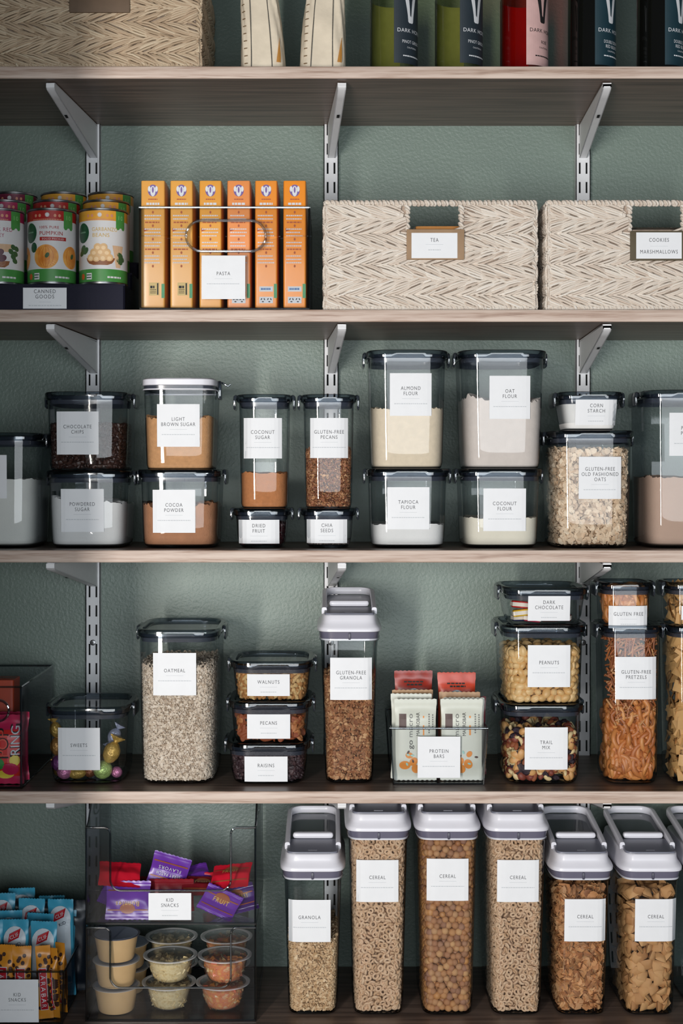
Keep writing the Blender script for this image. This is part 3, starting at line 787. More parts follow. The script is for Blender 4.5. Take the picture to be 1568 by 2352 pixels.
GREENB = clear('bottle_green', (.82, .83, .62), (.02, .05, .02), .05, .04, (.006, .014, .007), .06)
DARKB = clear('bottle_dark', (.012, .010, .008), (.002, .002, .002), .06, .04, (.006, .006, .005), .7)
ROSEB = clear('bottle_rose', (.88, .28, .22), (.06, .006, .006), .05, .04, (.05, .006, .006), .05)
def bottle(x0, kind, label):
    yf = .045; zb = SZ[0]; R = .0375; cx = X(x0, yf+R)+R; cy = yf+R
    r = thing('wine_bottle', label, 'wine bottle', (cx, cy, zb), 'wine bottles on the top shelf')
    g = dict(green=GREENB, red=DARKB, rose=ROSEB)[kind]
    m = MB(); m.lathe([(.012, .0), (.0005, .027), (.0005, .034), (.003, .0368), (.006, R), (.185, R), (.20, .0355), (.213, .028), (.224, .0185), (.236, .0148), (.29, .0135), (.292, .0152), (.300, .0152), (.302, .0135)], 56, cap0=False)
    part('glass', m, g, r)
    m = MB(); m.lathe([(.236, .0156), (.290, .0143), (.2925, .0162), (.303, .0162), (.304, .014)], 40, cap0=False); part('capsule', m, pm('foil_'+kind, (30, 34, 36) if kind != 'rose' else (190, 150, 150), .35, .3), r)
    ang0 = .80        # label centre turned to the right
    fn = lambda u, z, e: ((R+e)*math.sin(u/R+ang0), -(R+e)*math.cos(u/R+ang0), z)
    lc = {'green': (38, 48, 56), 'red': (24, 52, 62), 'rose': (206, 168, 164)}[kind]
    LB = pm('bottle_label_'+kind, lc, .5, 0, .06)
    TXT = pm('print_white', (214, 216, 220), .5) if kind != 'rose' else BLK
    d = Dec(fn, .0004); hw = .0375
    dz = .018 if kind == 'green' else .015
    d.rect(-.0315, .038, dz, .135, 'front_label', LB, 20, 6); lab = d.build(r)[0]
    t = Dec(fn, .0007); cu = .0; 
    # long pale animal-head emblem
    zb_ = .082
    def S(rows, mt): t.strip([(zb_+z_, cu-.003+a_, cu-.003+b_) for z_, a_, b_ in rows], 'emblem', mt, 3)
    S([(0, -.003, .0035), (.002, -.0048, .0052), (.006, -.0052, .0056), (.012, -.0058, -.001), (.022, -.0074, -.0018), (.034, -.0098, -.0030), (.044, -.0120, -.0050)], TXT)
    S([(.0061, .0008, .0056), (.012, .0014, .0062), (.022, .0022, .0078), (.034, .0034, .0100), (.044, .0055, .0125)], TXT)
    S([(.006, -.0052, .0056), (.0075, -.0052, .0056)], TXT)
    t.text('DARK HORSE', cu, .070, .0062, 'lettering', TXT, w=.052, spacing=1.1)
    l2 = {'green': ['PINOT GRIGIO'], 'red': ['DOUBLE DOWN', 'RED BLEND'], 'rose': ['ROSÉ']}[kind]
    for i, q in enumerate(l2): t.text(q, cu, .0525-i*.0072, .0052, 'lettering', TXT, w=.0036*len(q)*.85, spacing=1.05)
    t.text('CALIFORNIA', cu, .0435 if len(l2) < 2 else .038, .0026, 'lettering', TXT, w=.020)
    t.dashes(cu-.017, cu+.017, .030, .0020, 'small_print', TXT, 9); t.build(lab)
    # back label, seen through the glass from behind
    if kind != 'red':
        d = Dec(lambda u, z, e: (-(R+e)*math.sin(u/R+.60), (R+e)*math.cos(u/R+.60), z), .0004)
        d.rect(-.034, .034, .024, .128, 'back_label', pm('back_label_'+kind, (206, 206, 166) if kind == 'green' else (206, 160, 150), .6), 20, 2)
        d.build(r)
    return r
bottle(850, 'green', 'green wine bottle with a dark label, nearest the white bags')
bottle(999, 'green', 'green wine bottle with a dark label, between another green one and the pink one')
bottle(1149, 'rose', 'pink-labelled wine bottle of red-tinted wine')
bottle(1304, 'red', 'dark wine bottle with a teal label right of the pink-labelled one')
bottle(1462, 'red', 'dark wine bottle with a teal label, cut by the right edge of the photo')

# ================================================================= SHELF 2: cans, pasta
zb = SZ[1]
RS = .0195; PITCH = .079; y0 = .004
zst = [Z(652, y0)-zb, 0, 0]
zst[1] = zst[0]+.028; zst[2] = zst[1]+.028
r = thing('can_riser', 'smoky clear stepped riser under the cans with the CANNED GOODS card', 'shelf riser', (0, 0, zb))
xa, xb = X(-95, y0), X(287, y0)
for i in range(3):
    ya = y0+i*PITCH; zz = zst[i]
    m = MB(); m.box(xa, xb, ya, ya+PITCH+.001, zz-.003, zz-.0002); part('step', m, ACRD, r, False)
    m = MB(); m.box(xa, xb, ya, ya+.003, .0003 if i == 0 else zst[i-1], zz-.003); part('riser_front', m, ACRD, r, False)
for x in (xa, xb-.003):
    m = MB(); m.add([(x, y0, .0003), (x, y0+3*PITCH, .0003), (x, y0+3*PITCH, zst[2]-.003), (x, y0+2*PITCH, zst[2]-.003), (x, y0+2*PITCH, zst[1]-.003), (x, y0+PITCH, zst[1]-.003), (x, y0+PITCH, zst[0]-.003), (x, y0, zst[0]-.003)]+[(x+.003, yy, z_) for yy, z_ in ((y0, .0003), (y0+3*PITCH, .0003), (y0+3*PITCH, zst[2]-.003), (y0+2*PITCH, zst[2]-.003), (y0+2*PITCH, zst[1]-.003), (y0+PITCH, zst[1]-.003), (y0+PITCH, zst[0]-.003), (y0, zst[0]-.003))], [tuple(range(8)), tuple(range(15, 7, -1))]+[(i, (i+1) % 8, (i+1) % 8+8, i+8) for i in range(8)])
    part('side_panel', m, ACRD, r, False)
d = Dec(flat_fn(y0), .0004); uu = s(y0)/K
d.rect(X(53, y0), X(153, y0), Z(709, y0)-zb, Z(661, y0)-zb, 'label_card', STICK, 2); c = d.build(r)[0]
t = Dec(flat_fn(y0), .0007)
t.text('CANNED', X(103, y0), Z(669, y0)-zb, 9*uu, 'lettering', INK, w=50*uu); t.text('GOODS', X(103, y0), Z(681, y0)-zb, 9*uu, 'lettering', INK, w=43*uu)
t.rect(X(90, y0), X(117, y0), Z(694, y0)-zb, Z(693.3, y0)-zb, 'lettering_rule', FAINT, 2); t.dashes(X(66, y0), X(141, y0), Z(702, y0)-zb, 2.4*uu, 'small_print', FAINT, 10); t.build(c)

TIN = pm('tin', (190, 190, 192), .28, 1, .03)
CW = pm('can_white', (216, 214, 214), .38, 0, .02, coat=.3); CG = pm('can_green', (70, 140, 66), .38, coat=.3); CDG = pm('can_darkgreen', (28, 76, 46), .38, coat=.3)
CO = pm('can_orange', (222, 158, 54), .38, coat=.3); CR = pm('can_red', (168, 38, 34), .38, coat=.3); CM = pm('can_maroon', (112, 34, 58), .38, coat=.3); CP = pm('can_pink', (160, 40, 80), .38, coat=.3)
GOLD = pm('can_gold_text', (206, 170, 90), .4); PUM = pm('can_pumpkin', (222, 148, 62), .4, cols=[(206, 120, 40), (236, 172, 84)]); PUMD = pm('can_pumpkin_dark', (190, 104, 34), .4)
CHK = pm('can_chickpea', (222, 180, 128), .4); BRN = pm('can_bowl', (142, 88, 52), .4); PURP = pm('can_bean', (84, 36, 52), .4); LEAF = pm('can_leaf', (62, 92, 54), .4)
def can(px, row, kind, label):
    R = L(57.0, y0+.038)/1.0; R = .0378; ya = y0+.003+row*PITCH; cy = ya+R-.001; cx = X(px, cy-R*.6); z0 = zb+zst[row]
    Hc = Z(476, y0)-(zb+zst[0]) if True else .114
    head, txt1, txt2, txc = {'pumpkin': (CR, '100% PURE', 'PUMPKIN', CR), 'garbanzo': (CO, 'GARBANZO', 'BEANS', GOLD), 'dark': (CM, 'DARK RED', 'KIDNEY', CM), 'light': (CP, 'LIGHT RED', 'KIDNEY', CP), 'kidney': (CP, 'DARK RED', 'KIDNEY', CP), 'orange': (CO, 'GARBANZO', 'BEANS', GOLD), 'redhead': (CR, '100% PURE', 'PUMPKIN', CR)}[kind]
    r = thing('food_can', label, 'can', (cx, cy, z0), 'cans on the stepped riser')
    m = MB(); m.lathe([(.0008, R-.004), (0, R-.001), (.0012, R+.0004), (.0028, R+.0004), (.0036, R-.0012), (.006, R-.0012), (Hc-.006, R-.0012), (Hc-.0036, R-.0012), (Hc-.0028, R+.0004), (Hc-.0008, R+.0004), (Hc, R-.0006), (Hc-.0006, R-.0020), (Hc-.0038, R-.0026), (Hc-.0036, R*.7), (Hc-.0030, R*.68), (Hc-.0036, R*.64)], 56)
    part('tin', m, TIN, r)
    m = MB(); n = 64; zs = [.0042, .0235, Hc*.835, Hc-.0042]
    mats = [CG, CW, head]
    V = [((R-.0004)*math.cos(2*PI*i/n), (R-.0004)*math.sin(2*PI*i/n), z) for z in zs for i in range(n)]
    for k in range(3): m.cur = k; m.add([] if k else V, [] )or 0; 
    m.v = V; m.f = []; m.m = []
    for k in range(3):
        for i in range(n): j = (i+1) % n; m.f.append((k*n+i, k*n+j, (k+1)*n+j, (k+1)*n+i)); m.m.append(k)
    lab = part('paper_label', m, mats, r)
    a0 = .0
    fn = lambda u, z, e: ((R-.0004+e)*math.sin(u/R+a0), -(R-.0004+e)*math.cos(u/R+a0), z)
    d = Dec(fn, .0004)
    hz = Hc*.835
    d.rect(.026, .044, Hc-.030, Hc-.0043, 'printed_tag', CG, 5); d.strip([(Hc-.033, .028, .031), (Hc-.030, .026, .0335)], 'printed_tag', CG, 2); d.strip([(Hc-.033, .039, .042), (Hc-.030, .0365, .044)], 'printed_tag', CG, 2)
    for k in range(3): d.text(['USDA', 'ORG', 'ANIC'][k] if 0 else '10', .035, Hc-.014, .007, 'printed_tag_text', pm('can_lightgreen', (130, 190, 120), .4)) if k == 0 else None
    for k in range(8):
        t_ = k*PI/8; d.strip([(hz+.0094-.003*0, -.0005, .0005)], 'printed_star', CW, 1) if 0 else d.pts([(-.0035*math.cos(t_)-.0004*math.sin(t_), hz+.0085-.0035*math.sin(t_)+.0004*math.cos(t_)), (-.0035*math.cos(t_)+.0004*math.sin(t_), hz+.0085-.0035*math.sin(t_)-.0004*math.cos(t_)), (.0035*math.cos(t_)+.0004*math.sin(t_), hz+.0085+.0035*math.sin(t_)-.0004*math.cos(t_)), (.0035*math.cos(t_)-.0004*math.sin(t_), hz+.0085+.0035*math.sin(t_)+.0004*math.cos(t_))], [(0, 1, 2, 3)], 'printed_star', CW)
    for q in (-.019, -.012, .012, .019): d.ell(q, hz+.0075, .0022, .0026, 'printed_border', pm('can_border', (206, 140, 110), .4), 8)
    d.dashes(-.024, .022, hz+.0014, .0014, 'printed_border', pm('can_border', (206, 140, 110)), 14)
    if row < 3:
        d.ell(-.030, hz-.0185, .0125, .0155, 'printed_logo', CDG, 22)
        d.text('SIMPLE', -.030, hz-.017, .0024, 'printed_logo_text', CW, w=.014, lift=.0004) if 0 else d.dashes(-.037, -.024, hz-.0175, .0022, 'printed_logo_text', pm('can_palegreen', (120, 160, 130)), 5, .0004)
        big = kind in ('dark', 'light')
        if big: d.text(txt1, .004, hz-.0095, .0062, 'printed_name', txc, w=.042, spacing=1.1); d.text(txt2, .004, hz-.020, .0062, 'printed_name', txc, w=.032, spacing=1.1)
        elif kind in ('pumpkin', 'redhead'):
            d.text(txt1, .003, hz-.0105, .0044, 'printed_name', txc, w=.030, spacing=1.1); d.text(txt2, .006, hz-.0195, .0062, 'printed_name', txc, w=.036, spacing=1.1)
            d.rect(-.012, .030, hz-.031, hz-.0255, 'printed_band', CR, 8); d.text('SOLID PACKED', .009, hz-.0283, .003, 'printed_band_text', CW, w=.034, lift=.0005)
        else:
            d.text(txt1, .008, hz-.0135, .0062, 'printed_name', txc, w=.040, spacing=1.1); d.text(txt2, .002, hz-.0225, .0062, 'printed_name', txc, w=.026, spacing=1.1)
    if row == 0:
        d.ell(-.030, .0125, .0038, .0048, 'printed_seal', pm('can_seal', (206, 92, 40), .4), 14); d.rect(-.022, -.0125, .0075, .0175, 'printed_seal_box', CW, 3); d.dashes(-.021, -.0135, .0145, .0018, 'printed_seal_text', CDG, 3, .0006); d.dashes(-.021, -.0135, .0105, .0018, 'printed_seal_text', CDG, 3, .0006)
        d.dashes(.012, .036, .011, .0028, 'printed_weight', CW, 5)
        if kind == 'pumpkin':
            for cx_, rr in ((-.002, .0195), (-.046, .014), (.040, .0155)):
                d.ell(cx_, .0425, rr, .0185 if cx_ == -.002 else .0175, 'printed_pumpkin', PUM, 28, .0001)
                for q in (-.6, -.3, 0, .3, .6): d.strip([(.0425-.0165*math.cos(k/6*PI), cx_+rr*q*math.sin(k/6*PI)-.0003, cx_+rr*q*math.sin(k/6*PI)+.0003) for k in range(7)], 'printed_rib', PUMD, 1, .0004)
                d.ell(cx_+.002, .0445, .0030, .0045, 'printed_stem', LEAF, 10, .0006, -.5)
            d.ell(-.023, .057, .006, .008, 'printed_leaf', CDG, 12)
        elif kind == 'garbanzo':
            d.strip([(.0295, -.010, .012), (.032, -.017, .019), (.036, -.0205, .0225), (.0405, -.022, .0245)], 'printed_bowl', BRN, 10)
            for q, z_ in ((-.014, .041), (-.005, .040), (.005, .041), (.015, .041), (-.009, .049), (.001, .050), (.011, .049), (-.003, .057), (.006, .057)): d.ell(q, z_, .0062, .0058, 'printed_chickpea', CHK, 14, .0003+.0001*(z_ > .045)); d.ell(q, z_-.001, .0034, .0030, 'printed_chickpea_light', pm('can_chick2', (240, 206, 160)), 10, .0006)
            for q, z_ in ((-.030, .056), (-.024, .052), (-.033, .049), (.034, .045), (.037, .040), (.033, .036)): d.ell(q, z_, .0045, .0065, 'printed_leaf', LEAF, 10, 0, q*30)
            d.strip([(.026, .026, .034), (.060, .020, .040)], 'printed_board', pm('can_board', (214, 176, 140)), 4)
        else:
            for q, z_ in ((-.010, .040), (.002, .041), (.012, .040), (-.004, .049), (.008, .049)): d.ell(q, z_, .0070, .0052, 'printed_bean', PURP, 14, .0002, .4)
            d.strip([(.026, -.014, .016), (.030, -.020, .022), (.036, -.022, .024)], 'printed_bowl', BRN, 8)
            d.strip([(.05, .010, .022), (.062, .004, .030)], 'printed_board', pm('can_board', (214, 176, 140)), 4)
            for q, z_ in ((.030, .058), (.026, .051), (.034, .048), (.030, .043), (.036, .056), (.033, .037)): d.ell(q, z_, .0040, .0050, 'printed_leaf', LEAF, 10, 0, q*30)
    d.build(lab)
for px, kd, lb in ((-8, 'kidney', 'front-row can with a kidney bean picture, cut by the left edge'), (112.5, 'pumpkin', 'front-row pumpkin can with a red header'), (232, 'garbanzo', 'front-row garbanzo bean can with a bowl of chickpeas')): can(px, 0, kd, lb)
for px, kd, lb in ((8, 'light', 'middle-row can reading LIGHT RED, behind the cut-off kidney can'), (124, 'redhead', 'middle-row red-topped can behind the pumpkin can'), (239, 'orange', 'middle-row orange-topped can behind the garbanzo can')): can(px, 1, kd, lb)
for px, kd, lb in ((26, 'dark', 'back-row can reading DARK RED'), (141, 'orange', 'back-row orange-topped can, centre column'), (250, 'orange', 'back-row orange-topped can nearest the pasta bin')): can(px, 2, kd, lb)

# pasta bin
def bin_box(r, W_, Dp, H_, T, mat, front=None, fh=None, lipmat=None, taper=0):
    """open box; front is an (x,z) outline if it is not a plain rectangle. local x from 0..W_"""
    m = MB(); m.box(T, W_-T, T, Dp-T, .0005, .0005+T); part('bin_base', m, mat, r, False)
    for x0, x1 in ((0, T), (W_-T, W_)):
        m = MB(); m.box(x0, x1, .0, Dp, .0005, H_); part('side_panel', m, mat, r, False)
    m = MB(); m.box(T, W_-T, Dp-T, Dp, .0005, H_); part('back_panel', m, mat, r, False)
    m = MB()
    if front: [m.plate(f, 0, T) for f in front]
    else: m.box(T, W_-T, 0, T, .0005, fh or H_)
    part('front_panel', m, mat, r, False)
yf = .005; x0 = X(319, yf); W_ = X(712, yf)-x0; H_ = Z(476, yf)-zb
r = thing('pasta_bin', 'clear bin with an oval hand hole and the PASTA card', 'storage bin', (x0, yf, zb))
u = s(yf)/K
hx0, hx1, hz0, hz1 = (427-319)*u, (610-319)*u, Z(577, yf)-zb, Z(506, yf)-zb
hr = (hz1-hz0)/2; ho = []
for k in range(13): t = PI/2+k/12*PI; ho.append((hx0+hr+hr*math.cos(t), (hz0+hz1)/2+hr*math.sin(t)))
for k in range(13): t = -PI/2+k/12*PI; ho.append((hx1-hr+hr*math.cos(t), (hz0+hz1)/2+hr*math.sin(t)))
zm = (hz0+hz1)/2
lo = [(0.003, .0005), (W_-.003, .0005), (W_-.003, zm)]+[p for p in ho[13:] if p[1] < zm][::-1]+[p for p in ho[:13] if p[1] < zm][::-1]+[(.003, zm)]
hi = [(.003, zm)]+[p for p in ho[:13] if p[1] >= zm-1e-6][::-1]+[p for p in ho[13:] if p[1] >= zm-1e-6][::-1]+[(W_-.003, zm), (W_-.003, H_), (.003, H_)]
bin_box(r, W_, .27, H_, .003, ACR, [lo, hi])
m = MB(); m.tube([(a_, .0015, b_) for a_, b_ in ho], .0022, 8, closed=True); part('handle_rim', m, clear('rim_clear', (.80, .82, .84), (.35, .38, .4), .22, .08), r)
m = MB(); m.tube([(0.001, .001, H_), (W_-.001, .001, H_), (W_-.001, .268, H_), (.001, .268, H_)], .0018, 6, closed=True)
for x in (.0012, W_-.0012): m.tube([(x, .0012, .002), (x, .0012, H_)], .0015, 6)
m.tube([(0.001, .001, .002), (W_-.001, .001, .002)], .0018, 6)
part('bin_rim', m, ACRE, r)
sticker(r, lambda a_, b_, e: (a_, -e, b_), (463-319)*u, (563-319)*u, Z(687, yf)-zb, Z(587, yf)-zb, ['PASTA'], u)
PW = pm('print_white', (214, 216, 220)); PV = pm('print_violet', (110, 84, 150), .5); PB = pm('print_rust', (176, 84, 36), .5)
for i, (a_, b_) in enumerate(((323, 379), (390, 443), (457, 509), (521, 575), (585, 637), (650, 703))):
    ybx = .020; w = L(b_-a_, ybx); h = Z(414, ybx)-zb-.0045; dp = .15; cx = X((a_+b_)/2, ybx)
    col = [(236, 170, 84), (238, 172, 82), (238, 166, 70), (240, 150, 84), (244, 150, 56), (246, 148, 44)][i]  # left cartons paler: reflected light put into their card colour
    pos = ['first from the left', 'second from the left', 'third, partly behind the card', 'fourth, behind the card', 'fifth from the left', 'last, at the right end'][i]
    r = thing('pasta_box', 'orange pasta carton in the clear bin, %s' % pos, 'box', (cx, ybx+dp/2, zb+.004), 'orange pasta cartons')
    m = MB(); m.rbox(0, 0, h/2, w, dp, h, .0010, 22, 48); cb = part('carton', m, pm('pasta_card_%d' % i, col, .42, 0, .03, coat=.2), r)
    d = Dec(lambda u_, z_, e: (u_, -dp/2-e, z_), .0004); H2 = h
    d.ell(0, h-.0155, .0078, .0092, 'printed_logo', PV, 22); d.ell(0, h-.0165, .0040, .0082, 'printed_logo_mark', PW, 14, .0003); d.ell(-.0055, h-.013, .0022, .0045, 'printed_logo_mark', PW, 10, .0003); d.ell(.0055, h-.013, .0022, .0045, 'printed_logo_mark', PW, 10, .0003); d.ell(0, h-.0145, .0015, .005, 'printed_logo_line', PV, 8, .0005)
    d.dashes(-.007, .007, h-.029, .0018, 'printed_heading', PB, 4)
    d.dashes(-.010, .010, h-.036, .0034, 'printed_text', PW, 4)
    if i > 2: d.dashes(-.0125, .0125, h-.041, .0014, 'printed_text', PW, 9)
    z_ = h-.049
    k = 0
    while z_ > .062:
        if k % 4 == 0: d.ell(0, z_, .0015, .0022, 'printed_number', PB, 10)
        elif k % 4 == 3 and k % 8 == 3: d.dashes(-.012, .010, z_, .0022, 'printed_heading', PB, 4)
        else: d.dashes(-.013, .013-.004*random.random(), z_, .0017, 'printed_text', PW, 8)
        z_ -= .0052; k += 1
    d.pts([(-.014, h-.079), (-.014, h-.073), (-.006, h-.076)], [(0, 1, 2)], 'printed_arrow', PB)
    d.rect(w/2-.0055, w/2-.0008, .016, .038, 'printed_stripe', pm('print_teal', (84, 160, 110)), 1)
    if i < 3:
        d.rect(-.006, .010, .020, .040, 'printed_panel', pm('print_yellow', (216, 186, 120)), 2); d.dashes(-.004, .004, .033, .004, 'printed_panel_mark', BLK, 2, .0004); d.rect(.0065, .0085, .021, .039, 'printed_panel_mark', BLK, 1, 1, .0004)
        for q in range(3): d.dashes(-.004, .005, .024+q*.0025, .001, 'printed_panel_mark', BLK, 4, .0004)
    else:
        d.rect(-.0105, .0105, .026, .034, 'printed_panel', PW, 2); d.dashes(-.008, .008, .030, .003, 'printed_panel_mark', pm('print_blue', (80, 120, 170)), 5, .0004)
        d.rect(-.0105, .0105, .008, .018, 'printed_panel', PW, 2)
        for q in (-.005, .005):
            for k2 in range(3):
                t_ = k2*2*PI/3+.5; d.ell(q+.0026*math.cos(t_), .013+.0026*math.sin(t_), .0017, .0009, 'printed_recycling', BLK, 8, .0004, t_+PI/2)
    d.build(cb)

# ================================================================= SHELF 3: baking jars
zb = SZ[2]
FL = lambda n, c, **k: pm(n, c, .85, 0, k.get('var', .03), k.get('vs', 40), k.get('bump', .15), k.get('bs', 400))
yf = .055; DP = .165
S3 = lambda st, yf=yf: st
suga = FL('white_sugar', (226, 226, 220)); powd = FL('powdered_sugar', (232, 230, 228)); brown = FL('brown_sugar', (206, 152, 104), var=.10, vs=160, bump=.5, bs=700)
J = jar(-118, 80, 993, zb, yf, .17, 'tall clear jar of white sugar, cut by the left edge of the baking shelf', (-85, 15, 1045, 1145), None)
powder(J, 1101, suga, 'white granulated sugar in the jar at the left edge of the baking shelf', .0015, 'sugar')
# left column
JL = jar(103, 288, 1080, zb, yf, DP, 'clear jar labelled POWDERED SUGAR, under the chocolate chips', (139, 238, 1123, 1222), ['POWDERED', 'SUGAR'])
powder(JL, 1150, powd, 'powdered sugar heaped higher on the left of its jar', .003, 'powdered_sugar', tilt=-.006, edge=.001)
J = jar(99, 287, 899, zb+JL.H-.003, yf, DP, 'clear jar labelled CHOCOLATE CHIPS, stacked on the powdered sugar', (129, 226, 945, 1044), ['CHOCOLATE', 'CHIPS'], taper=.95)
CHOC = pm('chocolate', (54, 34, 28), .45, 0, 0, src='island', cols=[(40, 25, 22), (70, 44, 36), (52, 32, 26)])
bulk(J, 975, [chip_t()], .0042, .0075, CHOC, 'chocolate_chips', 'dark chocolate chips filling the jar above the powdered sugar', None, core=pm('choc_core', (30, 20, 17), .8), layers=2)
JL = jar(316, 501, 1078, zb, yf, DP, 'clear jar labelled COCOA POWDER, under the light brown sugar', (350, 448, 1125, 1224), ['COCOA', 'POWDER'])
coco = FL('cocoa', (176, 122, 88), var=.10, vs=60, bump=.4)
powder(JL, 1160, coco, 'brown cocoa powder in the jar under the light brown sugar', .004, 'cocoa_powder', edge=.0012)
J = jar(324, 492, 868, zb+JL.H-.004, yf, .155, 'white-lidded clear jar labelled LIGHT BROWN SUGAR', (360, 458, 928, 1026), ['LIGHT', 'BROWN SUGAR'], taper=.93, lid='white', p=5.5)
powder(J, 958, brown, 'light brown sugar in the white-lidded jar', .003, 'brown_sugar', edge=.0012)
# slim pair
DS = .095
JL = jar(538, 660, 1167, zb, yf, DS+.01, 'small clear tub labelled DRIED FRUIT, under the coconut sugar', (547, 641, 1194, 1249), ['DRIED', 'FRUIT'], taper=.90, latch=.018, p=4)
RAI = pm('dark_fruit', (48, 24, 28), .5, 0, 0, src='island', cols=[(30, 16, 22), (74, 30, 34), (48, 24, 30)])
ch = [ico(1, (1, .8, .7), .18, k) for k in range(3)]
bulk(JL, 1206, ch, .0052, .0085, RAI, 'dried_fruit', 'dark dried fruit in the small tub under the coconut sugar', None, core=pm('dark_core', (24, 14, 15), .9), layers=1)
J = jar(546, 664, 905, zb+JL.H-.004, yf, DS, 'slim clear jar labelled COCONUT SUGAR', (559, 647, 960, 1053), ['COCONUT', 'SUGAR'], taper=.93, p=3.6)
powder(J, 1086, FL('coconut_sugar', (192, 124, 76), var=.10, vs=200, bump=.5, bs=800), 'reddish brown coconut sugar in the slim jar', .0018, 'coconut_sugar')
JL = jar(695, 812, 1167, zb, yf, DS+.01, 'small clear tub labelled CHIA SEEDS, under the gluten-free pecans', (704, 797, 1193, 1248), ['CHIA', 'SEEDS'], taper=.90, latch=.018, p=4)
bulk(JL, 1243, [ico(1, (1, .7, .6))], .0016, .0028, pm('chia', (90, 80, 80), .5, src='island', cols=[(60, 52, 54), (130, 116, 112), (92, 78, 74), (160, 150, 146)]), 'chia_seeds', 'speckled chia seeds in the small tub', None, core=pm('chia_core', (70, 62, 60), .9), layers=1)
J = jar(695, 813, 905, zb+JL.H-.004, yf, DS, 'slim clear jar labelled GLUTEN-FREE PECANS', (712, 799, 960, 1052), ['GLUTEN-FREE', 'PECANS'], taper=.93, p=3.6)
PEC = pm('pecan_bits', (150, 96, 66), .55, src='island', cols=[(110, 62, 42), (170, 112, 78), (140, 84, 58), (206, 156, 110), (96, 50, 36)], bump=.3, bs=900)
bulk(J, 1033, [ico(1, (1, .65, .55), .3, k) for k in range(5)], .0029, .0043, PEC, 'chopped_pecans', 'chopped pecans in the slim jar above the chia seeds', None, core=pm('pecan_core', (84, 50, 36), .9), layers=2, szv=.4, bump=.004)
# flours
JL = jar(848, 1030, 1076, zb, yf, DP, 'clear jar labelled TAPIOCA FLOUR, under the almond flour', (889, 986, 1119, 1216), ['TAPIOCA', 'FLOUR'])
powder(JL, 1205, powd, 'white tapioca flour in the bottom of its jar', .0012, 'tapioca_flour')
J = jar(847, 1027, 803, zb+JL.H-.003, yf, DP, 'tall clear jar labelled ALMOND FLOUR', (895, 991, 857, 955), ['ALMOND', 'FLOUR'], taper=.93)
powder(J, 938, FL('almond_flour', (230, 212, 186), var=.05, vs=120), 'cream coloured almond flour in the tall jar', .0022, 'almond_flour', tilt=-.001, edge=.0012)
JL = jar(1063, 1246, 1076, zb, yf, DP, 'clear jar labelled COCONUT FLOUR, under the oat flour', (1110, 1208, 1122, 1220), ['COCONUT', 'FLOUR'])
powder(JL, 1190, FL('coconut_flour', (232, 224, 206)), 'off-white coconut flour in the jar under the oat flour', .0015, 'coconut_flour')
J = jar(1060, 1256, 803, zb+JL.H-.003, yf, DP, 'tall clear jar labelled OAT FLOUR', (1124, 1218, 863, 962), ['OAT', 'FLOUR'], taper=.91)
powder(J, 915, FL('oat_flour', (218, 206, 198), var=.04, vs=100), 'pale oat flour in the tall jar beside the almond flour', .004, 'oat_flour', tilt=-.002, edge=.0015)
# oats + corn starch
JL = jar(1270, 1459, 988, zb, yf, DP, 'clear jar labelled GLUTEN-FREE OLD FASHIONED OATS', (1329, 1427, 1049, 1146), ['GLUTEN-FREE', 'OLD FASHIONED', 'OATS'])
OAT = pm('oat_flakes', (222, 196, 166), .8, src='island', cols=[(196, 164, 132), (228, 204, 176), (214, 186, 156), (236, 216, 190)])
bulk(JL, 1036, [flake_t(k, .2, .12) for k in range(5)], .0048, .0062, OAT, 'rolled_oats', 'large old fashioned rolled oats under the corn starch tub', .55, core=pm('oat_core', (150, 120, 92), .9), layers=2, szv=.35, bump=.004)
J = jar(1290, 1430, 899, zb+JL.H-.003, yf, .11, 'small clear tub labelled CORN STARCH on top of the oats', (1322, 1418, 916, 976), ['CORN', 'STARCH'], taper=.82, latch=.022)
powder(J, 913, powd, 'white corn starch filling the small tub', .0005, 'corn_starch', inset=.0012)
J = jar(1487, 1682, 895, zb, yf, DP, 'tall clear jar of protein powder, cut by the right edge', (1537, 1635, 948, 1047), ['PROTEIN', 'POWDER'], taper=.95)
powder(J, 1096, FL('protein_powder', (190, 160, 142), var=.03), 'pinkish tan protein powder in the jar at the right edge', .0025, 'protein_powder', edge=.0012)

# ================================================================= SHELF 4
zb = SZ[3]; yf = .040; D4 = .175
# sweets
J = jar(104, 287, 1624, zb, yf, .155, 'clear jar labelled SWEETS with foil wrapped candy', (132, 229, 1672, 1770), ['SWEETS'], taper=.93)
def foil(n, c): return pm('candy_foil_'+n, c, .30, .40, .25, 120, .8, 260)
def candy(k, px, py, yy, r_, mat, label, sq=(1, 1, 1), rot=(0, 0, 0), ends=False):
    m = MB(); V, F = ico(3, sq, .035, k); m.add([tuple(p) for p in V*r_], F)
    zc = max(Z(py, yy), zb+.006+r_*sq[2])
    r = thing('foil_candy', label, 'candy', (X(px, yy), yy, zc), 'foil wrapped sweets', rot)
    part('foil', m, mat, r)
    if ends:
        for sg in (-1, 1):
            m = MB(); n = 18
            m.loft([[(q*math.cos(2*PI*i/n)*(1+.25*math.sin(i*2.7)*w_), q*.55*math.sin(2*PI*i/n)*(1+.25*math.cos(i*3.1)*w_), sg*r_*sq[2]*hh) for i in range(n)] for q, hh, w_ in ((r_*.55, .86, 0), (r_*.22, 1.0, .2), (r_*.55, 1.25, .6), (r_*.85, 1.55, 1))], True, True)
            part('twist', m, mat, r, angle=70)
GF, PF, GRF = foil('gold', (196, 160, 84)), foil('pink', (206, 130, 170)), foil('green', (176, 204, 120))
y4 = yf+.024
candy(1, 236, 1779, y4, .0148, GRF, 'round pale green foil candy at the front of the sweets jar')
candy(2, 148, 1783, y4, .0120, PF, 'round pink foil candy at the bottom left of the sweets jar')
